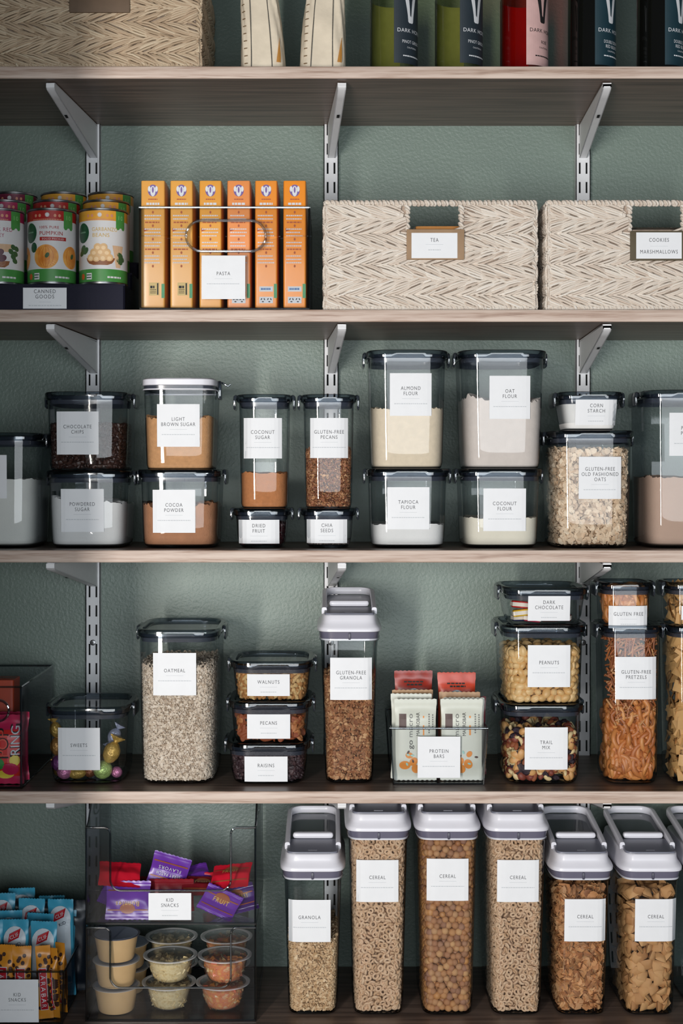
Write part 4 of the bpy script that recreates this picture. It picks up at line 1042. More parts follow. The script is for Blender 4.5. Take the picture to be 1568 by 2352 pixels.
candy(3, 176, 1786, y4+.002, .0115, GF, 'gold foil candy between the pink and green ones', (1.3, .9, .8))
candy(4, 256, 1728, y4, .0130, GF, 'large gold wrapped sweet above the green one', (1, .9, 1.35), (0, .4, 0), True)
candy(5, 130, 1714, y4+.006, .0100, foil('amber', (190, 140, 80)), 'amber foil sweet upright against the left wall of the jar', (1, .9, 1.4), (0, 0, 0), True)
candy(6, 133, 1752, y4+.006, .0105, foil('purple', (130, 72, 130)), 'purple foil sweet low against the left wall of the jar', (1, .9, 1.2), (0, .1, 0))
candy(7, 128, 1676, y4+.006, .0095, GF, 'small gold sweet highest on the left of the jar', (1, .9, 1.3), (0, -.2, 0), True)
candy(8, 268, 1778, y4+.010, .0090, PF, 'small pink foil candy at the bottom right of the jar')
candy(9, 262, 1690, y4+.020, .0100, foil('silver', (170, 176, 200)), 'silver foil sweet high on the right of the jar', (1, .9, 1.3), (0, .5, 0), True)
candy(10, 206, 1782, y4+.014, .0110, foil('copper', (150, 90, 60)), 'copper foil sweet behind the green one', (1, 1, 1))
candy(11, 190, 1745, y4+.03, .0130, GF, 'gold sweet mostly hidden behind the card of the sweets jar', (1, 1, 1.2), (0, 1, 0), True)
candy(12, 137, 1782, y4+.020, .0105, foil('bronze', (120, 92, 50)), 'bronze foil sweet at the bottom left corner of the jar')
# oatmeal
J = jar(311, 498, 1447, zb, yf, .205, 'tall clear jar labelled OATMEAL', (351, 450, 1500, 1598), ['OATMEAL'], taper=.93)
OML = pm('oatmeal_flakes', (214, 196, 176), .85, src='island', cols=[(168, 144, 122), (222, 206, 188), (204, 184, 162), (230, 216, 200), (212, 194, 172)])
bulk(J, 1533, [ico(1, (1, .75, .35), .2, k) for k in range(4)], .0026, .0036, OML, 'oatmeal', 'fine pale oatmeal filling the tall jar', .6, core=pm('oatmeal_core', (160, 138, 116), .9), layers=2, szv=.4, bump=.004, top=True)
# walnuts / pecans / raisins
JR = jar(522, 707, 1708, zb, yf, .150, 'bottom clear tub of the three, labelled RAISINS', (561, 660, 1738, 1797), ['RAISINS'], taper=.92)
RS_ = pm('raisin', (56, 40, 44), .45, src='island', cols=[(38, 26, 32), (78, 56, 58), (54, 38, 44)], bump=.5, bs=600)
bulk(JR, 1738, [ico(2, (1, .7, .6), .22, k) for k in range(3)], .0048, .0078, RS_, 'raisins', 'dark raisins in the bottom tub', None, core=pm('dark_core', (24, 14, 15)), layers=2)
z2 = zb+JR.H-.0045
JP = jar(527, 710, 1612, z2, yf, .150, 'middle clear tub of the three, labelled PECANS', (567, 666, 1641, 1698), ['PECANS'], taper=.92)
def pecan_half():
    def f(u, v, sg):
        e = math.sqrt(max(0, 1-u*u-v*v*.98)) if u*u+v*v < 1 else 0
        k = max(abs(u), abs(v)); rr = math.hypot(u, v) or 1; uu, vv = u*k/rr, v*k/rr
        e = math.sqrt(max(0, 1-uu*uu-vv*vv)); g = .10*abs(math.sin(vv*7))
        return (uu*1.1, vv*.62, (e*(.42-g-.16*math.exp(-(vv/.18)**2)) if sg > 0 else -e*.12))
    return grid_t(f, 11, 11)
rg = np.random.default_rng(11)
PMAT = [pm('pecan_half', (142, 72, 40), .5, 0, .25, 200, .3, 500), pm('pecan_half_light', (184, 120, 74), .5, 0, .2, 200, .3, 500)]
sp = spots(JP, 1650, .0118, .0072, rg, 2, True, .25)
sp = front_first(sp, 150)[0]
pieces(JP, sp, [pecan_half(), pecan_half()], .0095, PMAT, ['pecan_half', 'pecan_half'], 'glossy brown pecan half in the middle tub marked PECANS', 'pecan halves', 'nut', .9, 2)
z3 = z2+JP.H-.0045
JW = jar(530, 714, 1519, z3, yf, .150, 'top clear tub of the three, labelled WALNUTS', (567, 665, 1549, 1600), ['WALNUTS'], taper=.89)
WMAT = [pm('walnut_a', (216, 178, 122), .6, 0, .25, 160, .5, 400), pm('walnut_b', (182, 128, 74), .6, 0, .25, 160, .5, 400)]
sp, rest = front_first(spots(JW, 1545, .0082, .0046, rg, 2, True, .25), 230)
bulk(JW, 1545, [ico(2, (1, .8, .6), .28, 1)], .0056, .008, pm('walnut_b', (182, 128, 74), .6, 0, .25, 160, .5, 400), 'walnut_pieces', 'mass of walnut pieces behind the front ones in the WALNUTS tub', sp=rest)
pieces(JW, sp, [ico(2, (1, .8, .6), .28, 1), ico(2, (1, .65, .6), .32, 2)], .0056, WMAT, ['walnut_piece', 'walnut_piece'], 'pale walnut piece in the top tub marked WALNUTS', 'walnut pieces', 'nut', None, 3)
# gluten-free granola
J = pop(736, 869, 1467, zb, yf, 'slim white-lidded container labelled GLUTEN-FREE GRANOLA', (758, 854, 1511, 1609), ['GLUTEN-FREE', 'GRANOLA'], depth=.185, taper=.84)
GR = pm('granola_brown', (160, 108, 72), .75, src='island', cols=[(120, 70, 44), (176, 122, 82), (146, 92, 60), (204, 160, 116), (128, 78, 50)], bump=.3, bs=700)
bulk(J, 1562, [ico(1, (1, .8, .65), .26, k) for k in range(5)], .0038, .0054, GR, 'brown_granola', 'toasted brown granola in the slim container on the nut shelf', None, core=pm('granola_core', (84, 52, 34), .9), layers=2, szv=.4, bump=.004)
# protein bin
x0 = X(896, yf); W_ = X(1119, yf)-x0; H_ = Z(1673, yf)-zb
r = thing('protein_bar_bin', 'small clear bin with the PROTEIN BARS card', 'storage bin', (x0, yf, zb))
u = s(yf)/K; tp = .0055
def tapered_bin(r, W_, Dp, H_, tp, mat, T=.0025):
    """five tapering panels"""
    A = lambda z: tp*(1-z/H_)
    def pan(c):   # c: 4 corners outer, thickness toward the inside centre
        ctr = Vector((W_/2, Dp/2, H_/2)); P = [Vector(q) for q in c]; n = (P[1]-P[0]).cross(P[3]-P[0]).normalized()
        if n.dot(ctr-P[0]) < 0: n = -n
        m = MB(); V = [tuple(q) for q in P]+[tuple(q+n*T) for q in P]; m.add(V, [(0, 1, 2, 3), (7, 6, 5, 4), (0, 4, 5, 1), (1, 5, 6, 2), (2, 6, 7, 3), (3, 7, 4, 0)]); return m
    b0, b1 = tp, W_-tp
    part('front_panel', pan([(b0, tp, .0008), (b1, tp, .0008), (W_, 0, H_), (0, 0, H_)]), mat, r, False)
    part('back_panel', pan([(b0, Dp-tp, .0008), (b1, Dp-tp, .0008), (W_, Dp, H_), (0, Dp, H_)]), mat, r, False)
    part('side_panel', pan([(b0, tp, .0008), (b0, Dp-tp, .0008), (0, Dp, H_), (0, 0, H_)]), mat, r, False)
    part('side_panel', pan([(b1, tp, .0008), (b1, Dp-tp, .0008), (W_, Dp, H_), (W_, 0, H_)]), mat, r, False)
    part('bin_base', MB().box(b0, b1, tp, Dp-tp, .0008, .0038), mat, r, False)
    m = MB(); m.tube([(0, 0, H_), (W_, 0, H_), (W_, Dp, H_), (0, Dp, H_)], .0018, 8, closed=True)
    for (x, y), (xx, yy) in zip(((b0, tp), (b1, tp), (b1, Dp-tp), (b0, Dp-tp)), ((0, 0), (W_, 0), (W_, Dp), (0, Dp))): m.tube([(x, y, .002), (xx, yy, H_)], .0015, 6)
    m.tube([(b0, tp, .002), (b1, tp, .002), (b1, Dp-tp, .002), (b0, Dp-tp, .002)], .0018, 6, closed=True)
    part('bin_rim', m, ACRE, r)
tapered_bin(r, W_, .19, H_, tp, ACR)
sl = tp/H_
sticker(r, lambda a_, b_, e: (a_, tp*(1-b_/H_)-e, b_), (959-896)*u, (1057-896)*u, Z(1788, yf)-zb, Z(1692, yf)-zb, ['PROTEIN', 'BARS'], u)
WBAR = pm('bar_paper', (206, 208, 196), .4, 0, .03, 60); KB = pm('bar_kraft', (176, 138, 100), .5); RB = pm('bar_red', (192, 60, 30), .35, 0, .12, 60)
ORG = pm('print_tangerine', (222, 140, 62), .5); BRD = pm('print_choc', (84, 62, 58), .5); TQ = pm('print_mint', (160, 206, 196), .5); GRY = pm('print_grey', (110, 110, 108), .5)
def gm(d, w, h):
    t = h/2-.010
    d.rect(-w/2*.78, -w/2*.44, t-.036, t-.012, 'printed_badge', BRD, 3, 3); d.text('MINI', -w/2*.58, t-.024, .003, 'printed_badge_text', PW, rot=PI/2, w=.012) if 0 else None
    d.text('macro', -w/2*.26, t-.030, .0075, 'printed_brand', GRY, rot=PI/2, w=.036, spacing=1.05)
    d.text('go', -w/2*.26, t-.060, .0078, 'printed_brand_start', pm('print_dark', (56, 54, 54)), rot=PI/2, w=.014, spacing=1.0)
    d.text('MACROBAR', w/2*.10, t-.028, .0055, 'printed_name', pm('print_dark', (56, 54, 54)), rot=PI/2, w=.036, spacing=1.0)
    d.dashes(w/2*.34, w/2*.42, t-.03, .03, 'printed_flavour', ORG, 1); 
    for k in range(9): d.rect(w/2*.60, w/2*.66, t-.042+k*.0035, t-.040+k*.0035, 'printed_text', GRY, 1)
    for k in range(7): d.rect(w/2*.78, w/2*.83, t-.036+k*.0035, t-.034+k*.0035, 'printed_text', GRY, 1)
    for k, (a_, b_, q) in enumerate(((-.5, .018, .012), (-.1, .024, .010), (.3, .020, .011), (-.3, .034, .008), (.35, .036, .007), (0, .012, .010))): d.ell(w/2*a_, -h/2+b_+.006, q*.75, q*.6, 'printed_picture', ORG, 14, .0001*k, k)
    for k in range(7): d.ell(w/2*random.uniform(-.7, .7), -h/2+random.uniform(.018, .046), .003, .0016, 'printed_leaves', BRD if k % 2 else TQ, 8, .0008, k)
bar_h = L(1793-1606, yf)
yb_ = yf+.013
wrapper('protein_bar', 'white protein bar wrapper with brown badge, front left in the clear bin', 'snack bar', L(98, yf), bar_h, .014, WBAR, (X(954, yb_), yb_+.004, zb+.006+bar_h/2), (.03, 0, 0), 'protein bars', deco=gm)
wrapper('protein_bar', 'white protein bar wrapper with brown badge, front right in the clear bin', 'snack bar', L(98, yf), bar_h, .014, WBAR, (X(1060, yb_), yb_+.004, zb+.006+bar_h/2), (.03, 0, .0), 'protein bars', deco=gm)
def rb(d, w, h):
    t = h/2
    d.dashes(-w/2*.5, w/2*.5, t-.017, .0022, 'printed_text', BLK, 5); d.dashes(-w/2*.35, w/2*.45, t-.0215, .0026, 'printed_text', BLK, 4)
    d.ell(0, t-.040, .013, .013, 'printed_disc', pm('print_silver', (150, 176, 190), .3), 22); d.ell(0, t-.041, .0095, .0095, 'printed_disc_centre', BRD, 18, .0004)
for i, (px, py, yy, mt, lb, dc) in enumerate(((941, 1594, .020, WBAR, 'second white bar behind the front left one', None), (944, 1585, .034, KB, 'kraft brown bar behind the white bars, left', None), (1062, 1603, .020, WBAR, 'second white bar behind the front right one', None), (1052, 1590, .034, KB, 'kraft brown bar behind the white bars, right', None), (1066, 1600, .050, pm('bar_maroon', (110, 40, 50), .4), 'maroon bar behind the right kraft bar', None),
                                       (946, 1541, .068, pm('bar_darkred', (150, 42, 26), .3, 0, .2, 60), 'dark red bar standing tallest at the left of the bin', rb), (1045, 1545, .068, RB, 'orange red bar standing tallest at the right of the bin', rb))):
    yy += yf+.012; hh = Z(py, yy)-zb-.006; wrapper('protein_bar', lb+' in the clear bin', 'snack bar', L(88 if i > 4 else 94, yy), hh, .012, mt, (X(px+3, yy), yy, zb+.006+hh/2), (.0, 0, random.uniform(-.05, .05)), 'protein bars', deco=dc, crumple=.0004)
# trail mix stack
JT = jar(1157, 1342, 1618, zb, yf, .16, 'bottom clear jar of the right stack, labelled TRAIL MIX', (1205, 1304, 1671, 1769), ['TRAIL', 'MIX'], taper=.94)
def kid_t(sg=1):
    m = MB(); P = [(math.cos(t)*.75, math.sin(t)*.75-.3, 0) for t in np.linspace(.1, 2.9, 8)]; m.tube(P, [.18, .34, .40, .42, .42, .38, .32, .16], 9); return np.array(m.v), m.f
def peanut_t():
    def f(u, v, sg):
        k = max(abs(u), abs(v)); rr = math.hypot(u, v) or 1; uu, vv = u*k/rr, v*k/rr; e = math.sqrt(max(0, 1-uu*uu-vv*vv))
        return (uu*1.18, vv*.86, sg*e*.78-(.09*math.exp(-(vv/.12)**2) if sg > 0 else 0))
    return grid_t(f, 13, 13)
tm = [ico(2, (1, .75, .65), .2, 1), kid_t(), ico(2, (1.15, .65, .5), .04, 3), grid_t(lambda u, v, sg: (u*.8, v*.8, sg*.6*(1-.25*(u*u+v*v)*.5)), 4, 4), peanut_t(), ico(2, (1, .8, .7), .15, 6)]
tmm = [pm('trail_raisin', (44, 28, 40), .4, 0, .3, 200, .4, 500), pm('cashew', (224, 196, 146), .5, 0, .1), pm('almond', (150, 82, 48), .55, 0, .2, 150, .3, 400), pm('fruit_cube', (206, 186, 140), .6, 0, .15), pm('trail_peanut', (214, 160, 100), .5, 0, .12), pm('dried_cranberry', (128, 62, 48), .55, 0, .2, 150)]
tmn = ['trail_raisin', 'cashew', 'almond', 'fruit_cube', 'trail_peanut', 'dried_cranberry']
sp = front_first(spots(JT, 1690, .0108, .0064, rg, 2, True, .3, bump=.004), 330)[0]
pieces(JT, sp, tm, .0080, tmm, tmn, ['dark raisin in the trail mix jar', 'curved cream cashew in the trail mix jar', 'brown almond in the trail mix jar', 'pale dried fruit cube in the trail mix jar', 'tan peanut in the trail mix jar', 'red dried cranberry in the trail mix jar'], ['trail mix raisins', 'trail mix cashews', 'trail mix almonds', 'trail mix fruit cubes', 'trail mix peanuts', 'trail mix cranberries'], ['raisin', 'cashew', 'almond', 'dried fruit', 'peanut', 'cranberry'], None, 5, .25)
z2 = zb+JT.H-.0045
JP = jar(1157, 1347, 1437, z2, yf, .165, 'middle clear jar of the right stack, labelled PEANUTS', (1212, 1310, 1482, 1579), ['PEANUTS'], taper=.94)
sp = spots(JP, 1500, .0128, .0072, rg, 1, True, .14, bump=.004)
pieces(JP, sp, [peanut_t(), ico(3, (1.15, .85, .8), 0, 0)], .0072, [pm('peanut_a', (226, 188, 132), .45, 0, .08, 80), pm('peanut_b', (214, 170, 110), .45, 0, .08, 80)], ['peanut', 'peanut'], 'blanched tan peanut in the jar marked PEANUTS', 'peanuts in the middle jar', 'peanut', None, 6)
lv = Z(1500, JP.yf)-JP.zb
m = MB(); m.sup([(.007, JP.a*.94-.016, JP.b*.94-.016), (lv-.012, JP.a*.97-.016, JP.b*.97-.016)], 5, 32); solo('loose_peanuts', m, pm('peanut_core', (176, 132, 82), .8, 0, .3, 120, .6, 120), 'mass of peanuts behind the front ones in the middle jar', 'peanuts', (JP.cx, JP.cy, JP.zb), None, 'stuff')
z3 = z2+JP.H-.0045
J = jar(1163, 1352, 1350, z3, yf, .155, 'top clear tub of the right stack, labelled DARK CHOCOLATE', (1213, 1310, 1369, 1427), ['DARK', 'CHOCOLATE'], taper=.88)
def choc(px, py, yy, col, label, rot):
    r = thing('wrapped_chocolate', label, 'chocolate', (X(px, yy), yy, max(Z(py, yy), z3+.012)), 'small wrapped chocolates', rot)
    m = MB(); m.rbox(0, 0, 0, .026, .012, .011, .002, 8); part('wrapper', m, pm('choc_wrap_%d_%d' % (col[0], col[1]), col, .3, .1, .1), r)
    m = MB(); m.box(-.0135, .0135, -.0063, .0063, -.0030, .0030); part('paper_band', m, pm('choc_band', (226, 214, 200), .4), r, False)
choc(1193, 1388, yf+.022, (190, 40, 40), 'red banded wrapped chocolate, upper left of the dark chocolate tub', (0, .1, .2))
choc(1196, 1407, yf+.020, (222, 176, 40), 'yellow wrapped chocolate left of the dark chocolate card', (0, -.1, .1))
choc(1194, 1418, yf+.034, (40, 44, 76), 'navy wrapped chocolate at the bottom of the dark chocolate tub', (0, 0, .3))
choc(1222, 1420, yf+.024, (150, 34, 60), 'crimson wrapped chocolate under the card edge of the tub', (0, .1, -.1))
choc(1262, 1420, yf+.026, (60, 34, 30), 'brown wrapped chocolate behind the dark chocolate card', (0, 0, .2))
choc(1292, 1418, yf+.030, (110, 30, 40), 'maroon wrapped chocolate right of the dark chocolate card', (0, 0, -.3))
# pretzel columns
PZ = [pm('pretzel_brown', (176, 98, 46), .38, 0, .18, 90, .15, 300, src='object', cols=[(158, 88, 42), (208, 136, 74), (180, 104, 54), (216, 150, 88)]), pm('pretzel_dark', (140, 70, 32), .35, 0, .2, 90, .15, 300)]
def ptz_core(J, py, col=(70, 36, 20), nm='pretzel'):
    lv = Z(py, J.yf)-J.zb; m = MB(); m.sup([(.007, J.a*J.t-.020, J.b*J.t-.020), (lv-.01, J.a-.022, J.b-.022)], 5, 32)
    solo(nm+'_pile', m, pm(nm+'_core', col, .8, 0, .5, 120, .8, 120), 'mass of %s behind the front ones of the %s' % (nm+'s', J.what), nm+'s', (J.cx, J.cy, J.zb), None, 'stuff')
def stick_t(): return tube_t([(-1, 0, 0), (-.5, .01, 0), (0, 0, .01), (.5, -.01, 0), (1, 0, 0)], [.085, .10, .10, .10, .085], 8)
def salt_pz(J, spt, what, seed):
    pieces(J, spt, [pretzel_t()], .0190, PZ[:1], ['pretzel_twist'], 'glossy brown twisted pretzel %s' % what, 'pretzel twists '+what, 'pretzel', .22, seed, .12)
JZ = jar(1389, 1522, 1437, zb, yf, .115, 'tall slim jar labelled GLUTEN-FREE PRETZELS', (1414, 1508, 1509, 1607), ['GLUTEN-FREE', 'PRETZELS'], taper=.93, p=4.5)
JZ.what = 'tall pretzel jar'
rg = np.random.default_rng(21)
hi = JZ.H*.52
sp = [q for q in spots(JZ, 1640, .0235, .0062, rg, 2, False, .22)]
salt_pz(JZ, sp, 'in the tall pretzel jar', 5)
sp = front_first([q for q in spots(JZ, 1468, .0070, .0030, rg, 1, True, .3) if q[2] > hi*.80], 290)[0]
STK = pm('stick_pretzel', (150, 78, 38), .4, 0, .22, 90, .1, 300, src='object', cols=[(104, 54, 30), (176, 104, 56), (140, 76, 40), (204, 150, 100)])
pieces(JZ, sp, [stick_t()], .0165, [STK], ['pretzel_stick'], 'thin brown pretzel stick in the upper half of the tall pretzel jar', 'pretzel sticks', 'pretzel', .28, 7, .2)
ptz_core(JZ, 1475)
J2 = jar(1386, 1500, 1338, zb+JZ.H-.0045, yf, .095, 'short clear tub of pretzels stacked on the tall pretzel jar', (1399, 1488, 1392, 1444), ['GLUTEN FREE'], taper=.95, p=4); J2.what = 'short pretzel tub'
sp = spots(J2, 1372, .018, .0062, rg, 1, True, .2)
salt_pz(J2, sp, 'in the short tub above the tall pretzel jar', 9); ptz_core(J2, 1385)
# right edge stack: square crackers
JC = jar(1543, 1676, 1437, zb, yf, .115, 'tall slim jar of crackers cut by the right edge of the nut shelf', None, None, taper=.93, p=4.5); JC.what = 'tall cracker jar'
CKM = pm('cracker_tan', (206, 160, 102), .6, 0, .15, 120, .2, 400)
ck = grid_t(lambda u, v, sg: (u, v, sg*.10*(1-.5*max(abs(u), abs(v))**6)+.03*math.sin(u*6)*math.sin(v*6)), 7, 7)
sp = spots(JC, 1475, .0165, .0050, rg, 1, True, .15)
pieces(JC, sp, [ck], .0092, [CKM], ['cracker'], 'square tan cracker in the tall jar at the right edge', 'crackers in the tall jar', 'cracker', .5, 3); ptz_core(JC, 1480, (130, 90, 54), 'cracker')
JD = jar(1540, 1655, 1338, zb+JC.H-.0045, yf, .095, 'short clear tub of crackers above the tall cracker jar at the right edge', (1565, 1635, 1392, 1424), None, taper=.95, p=4); JD.what = 'short cracker tub'
sp = spots(JD, 1352, .0165, .0050, rg, 1, True, .15)
pieces(JD, sp, [ck], .0092, [CKM], ['cracker'], 'square tan cracker in the short tub at the right edge', 'crackers in the short tub', 'cracker', .5, 4)
# left bin with candy bags
yq = .018
x0 = X(-190, yq); W_ = X(50, yq)-x0; H_ = Z(1578, yq)-zb
r = thing('candy_bin', 'clear bin of candy bags cut by the left edge of the nut shelf', 'storage bin', (x0, yq, zb))
bin_box(r, W_, .26, H_, .0028, ACRS)
m = MB(); m.tube([(0.001, .001, H_), (W_-.001, .001, H_), (W_-.001, .258, H_), (.001, .258, H_)], .0018, 6, closed=True)
m.tube([(W_-.0012, .0012, .002), (W_-.0012, .0012, H_)], .0016, 6); m.tube([(0, .001, .002), (W_-.001, .001, .002), (W_-.001, .258, .002)], .0018, 6)
m.tube([(W_-.12+.05*math.cos(t), -.001, Z(1641, yq)-zb+.0215*math.sin(t)) for t in np.linspace(-PI/2, PI/2, 2)], .001, 4) if 0 else None
hc = (X(-70, yq)-x0, Z(1632, yq)-zb); P = []
for k in range(17): t = -PI/2+k/16*PI; P.append((hc[0]+.045+.016*math.cos(t), -.0012, hc[1]+.016*math.sin(t)))
for k in range(17): t = PI/2+k/16*PI; P.append((hc[0]-.045+.016*math.cos(t), -.0012, hc[1]+.016*math.sin(t)))
m.tube(P, .002, 8, closed=True)
part('bin_rim', m, ACRE, r)
CPK = pm('candy_pink', (196, 40, 84), .3, 0, .1); CRD = pm('candy_red', (214, 44, 40), .3); YL = pm('print_sunny', (232, 206, 70), .4)
def cb(d, w, h):
    d.rect(-w/2*.9, w/2*.90, -h/2+.012, h/2-.022, 'printed_ground', CRD, 10, 10)
    d.text('RING', w/2*.76, h*.14, .017, 'printed_name', BLK, rot=PI/2, w=.050, lift=.0006, spacing=1.0); d.text('RING', w/2*.76, h*.14, .014, 'printed_name_fill', PW, rot=PI/2, w=.044, lift=.0012, spacing=1.0)
    d.text('POP', w/2*.40, h*.10, .019, 'printed_name', BLK, rot=PI/2, w=.046, lift=.0006, spacing=1.0); d.text('POP', w/2*.40, h*.10, .015, 'printed_name_fill', pm('print_coral', (230, 90, 70)), rot=PI/2, w=.040, lift=.0012, spacing=1.0)
    d.ell(w/2*.25, -h*.20, .011, .010, 'printed_fruit', pm('print_green', (50, 140, 60)), 14, .0006); d.ell(w/2*.62, -h*.28, .013, .010, 'printed_fruit', CPK, 14, .0006); d.ell(w/2*.45, -h*.36, .014, .007, 'printed_fruit', YL, 14, .0004); d.ell(-.01, -h*.32, .012, .010, 'printed_fruit', YL, 14, .0004); d.ell(w/2*.75, -h*.15, .008, .009, 'printed_fruit', YL, 12, .0003)
hb = Z(1640, yq+.02)-zb-.006
wrapper('candy_bag', 'pink and red candy bag with round black outlined letters in the left-edge bin', 'candy', .105, hb, .020, CPK, (X(-22, yq+.018), yq+.018, zb+.005+hb/2), (0, 0, 0), 'candy bags', deco=cb, crumple=.0005)
wrapper('candy_bag', 'dark pink candy bag behind the lettered one in the left-edge bin', 'candy', .105, hb, .020, CPK, (X(-8, yq+.05), yq+.045, zb+.005+hb/2), (0, 0, .05), 'candy bags', crumple=.0005)
carton('candy_carton', X(2, .09), .105, zb+.005, .045, .05, Z(1562, .08)-zb-.005, (186, 70, 40), 'red and white carton standing behind the candy bags at the left edge')

# ================================================================= SHELF 5
zb = SZ[4]; yf = .055
r5 = np.random.default_rng(31)
J = pop(650, 785, 2017, zb, yf, 'short white-lidded container labelled GRANOLA', (662, 759, 2068, 2167), ['GRANOLA'], taper=.85, rise=.022)
GRP = pm('granola_pale', (206, 172, 132), .8, src='island', cols=[(176, 138, 98), (216, 184, 146), (200, 164, 122), (226, 200, 164)], bump=.3, bs=700)
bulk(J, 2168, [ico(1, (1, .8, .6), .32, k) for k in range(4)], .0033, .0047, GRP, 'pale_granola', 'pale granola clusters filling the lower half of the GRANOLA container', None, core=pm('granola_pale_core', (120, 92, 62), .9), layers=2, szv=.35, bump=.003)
RINGM = pm('oat_ring', (206, 172, 140), .75, 0, 0, src='object', cols=[(196, 158, 122), (216, 184, 152), (206, 170, 138)], bump=.3, bs=900)
RINGI = pm('oat_ring_i', (206, 172, 140), .75, 0, 0, src='island', cols=[(196, 158, 122), (216, 184, 152), (206, 170, 138)], bump=.3, bs=900)
def rings(J, what, seed):
    rg = np.random.default_rng(seed); sp = spots(J, J.pyf, .0098, .0050, rg, 1, True, .24)
    fr = [q for q in sp if q[4] < -.75]; rg.shuffle(fr); fr = [tuple(q) for q in fr]; fr.sort(key=lambda q: q[2]); ind = fr[:150]; ids = set(ind)
    rest = [q for q in sp if tuple(q) not in ids]
    r2 = [q for q in spots(J, J.pyf, .0098, .0050, rg, 2, False, .3) if q[6] == 1]
    T = [torus_t(), torus_t(.66, .34, 12, 7, .85)]
    pieces(J, ind, T, .0060, [RINGM, RINGM], ['cereal_ring', 'cereal_ring'], 'tan oat ring of cereal in the '+what, 'oat rings in the '+what, 'cereal', .75, seed, .12)
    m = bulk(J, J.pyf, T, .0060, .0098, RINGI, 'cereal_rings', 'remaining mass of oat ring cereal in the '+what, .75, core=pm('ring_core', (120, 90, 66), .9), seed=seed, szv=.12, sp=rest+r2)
for x0, x1, st, nm, what, sd in ((801, 938, (818, 915, 1976, 2074), 'leftmost tall white-lidded CEREAL container, full of oat rings', 'leftmost tall container', 1), (1122, 1258, (1142, 1238, 1976, 2074), 'rightmost tall white-lidded CEREAL container, full of oat rings', 'rightmost tall container', 2)):
    J = pop(x0, x1, 1925, zb, yf, nm, st, ['CEREAL'], taper=.86, rise=.008); J.pyf = 1934; rings(J, what, sd)
J = pop(961, 1099, 1925, zb, yf, 'middle tall white-lidded CEREAL container, full of round brown balls', (980, 1076, 1973, 2071), ['CEREAL'], taper=.87, rise=.008)
sp, rest = front_first(spots(J, 1936, .0110, .0056, r5, 1, True, .22), 290)
pieces(J, sp, [ico(3, (1, 1, 1), .02, 0)], .0058, [pm('cereal_ball_mat', (180, 128, 80), .6, 0, 0, src='object', cols=[(140, 98, 76), (186, 134, 86), (160, 110, 78), (198, 152, 104), (146, 104, 86)], bump=.35, bs=700)], ['cereal_ball'], 'round brown cereal ball in the middle tall container', 'cereal balls', 'cereal', None, 8, .10)
sp = [q for q in spots(J, 1936, .0110, .0056, r5, 2, False, .22) if q[6] == 1]
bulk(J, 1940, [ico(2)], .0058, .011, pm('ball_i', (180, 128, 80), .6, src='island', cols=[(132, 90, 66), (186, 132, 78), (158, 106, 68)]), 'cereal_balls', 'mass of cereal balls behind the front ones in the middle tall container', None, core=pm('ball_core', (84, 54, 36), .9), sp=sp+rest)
J = pop(1272, 1406, 2017, zb, yf, 'short white-lidded CEREAL container filled with brown flakes', (1297, 1392, 2066, 2165), ['CEREAL'], taper=.87, rise=.022)
FLK = pm('flakes', (186, 128, 80), .7, src='island', cols=[(150, 94, 54), (200, 144, 92), (178, 118, 72), (214, 164, 114), (136, 84, 52)], bump=.4, bs=500)
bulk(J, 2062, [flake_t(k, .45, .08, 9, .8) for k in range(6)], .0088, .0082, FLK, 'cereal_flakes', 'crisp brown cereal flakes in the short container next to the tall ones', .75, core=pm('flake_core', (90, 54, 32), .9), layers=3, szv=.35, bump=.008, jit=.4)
J = pop(1432, 1565, 2017, zb, yf, 'short white-lidded CEREAL container filled with square pillows', (1459, 1555, 2066, 2165), ['CEREAL'], taper=.87, rise=.022)
pil = grid_t(lambda u, v, sg: (u*(1-.08*v*v), v*(1-.08*u*u)*.9, sg*(.42*(1-max(abs(u), abs(v))**3)+.03+.02*math.sin(v*22))), 9, 15)
sp = front_first(spots(J, 2060, .0160, .0062, r5, 2, True, .22, bump=.006), 280)[0]
pieces(J, sp, [pil], .0098, [pm('pillow_mat', (190, 140, 88), .65, 0, 0, src='object', cols=[(176, 124, 76), (204, 156, 104), (190, 138, 86)], bump=.3, bs=500)], ['cereal_pillow'], 'square ridged cereal pillow in the short container', 'cereal pillows', 'cereal', .6, 3, .10)
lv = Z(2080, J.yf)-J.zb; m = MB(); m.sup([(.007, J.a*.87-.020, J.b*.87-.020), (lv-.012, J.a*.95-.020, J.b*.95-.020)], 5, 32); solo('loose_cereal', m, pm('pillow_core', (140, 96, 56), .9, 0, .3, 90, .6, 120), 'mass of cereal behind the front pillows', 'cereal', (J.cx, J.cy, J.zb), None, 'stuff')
pop(1588, 1722, 2017, zb, yf, 'white-lidded container at the right edge, only its lid loop in the photo', (1610, 1706, 2066, 2165), None, taper=.87, rise=.022)

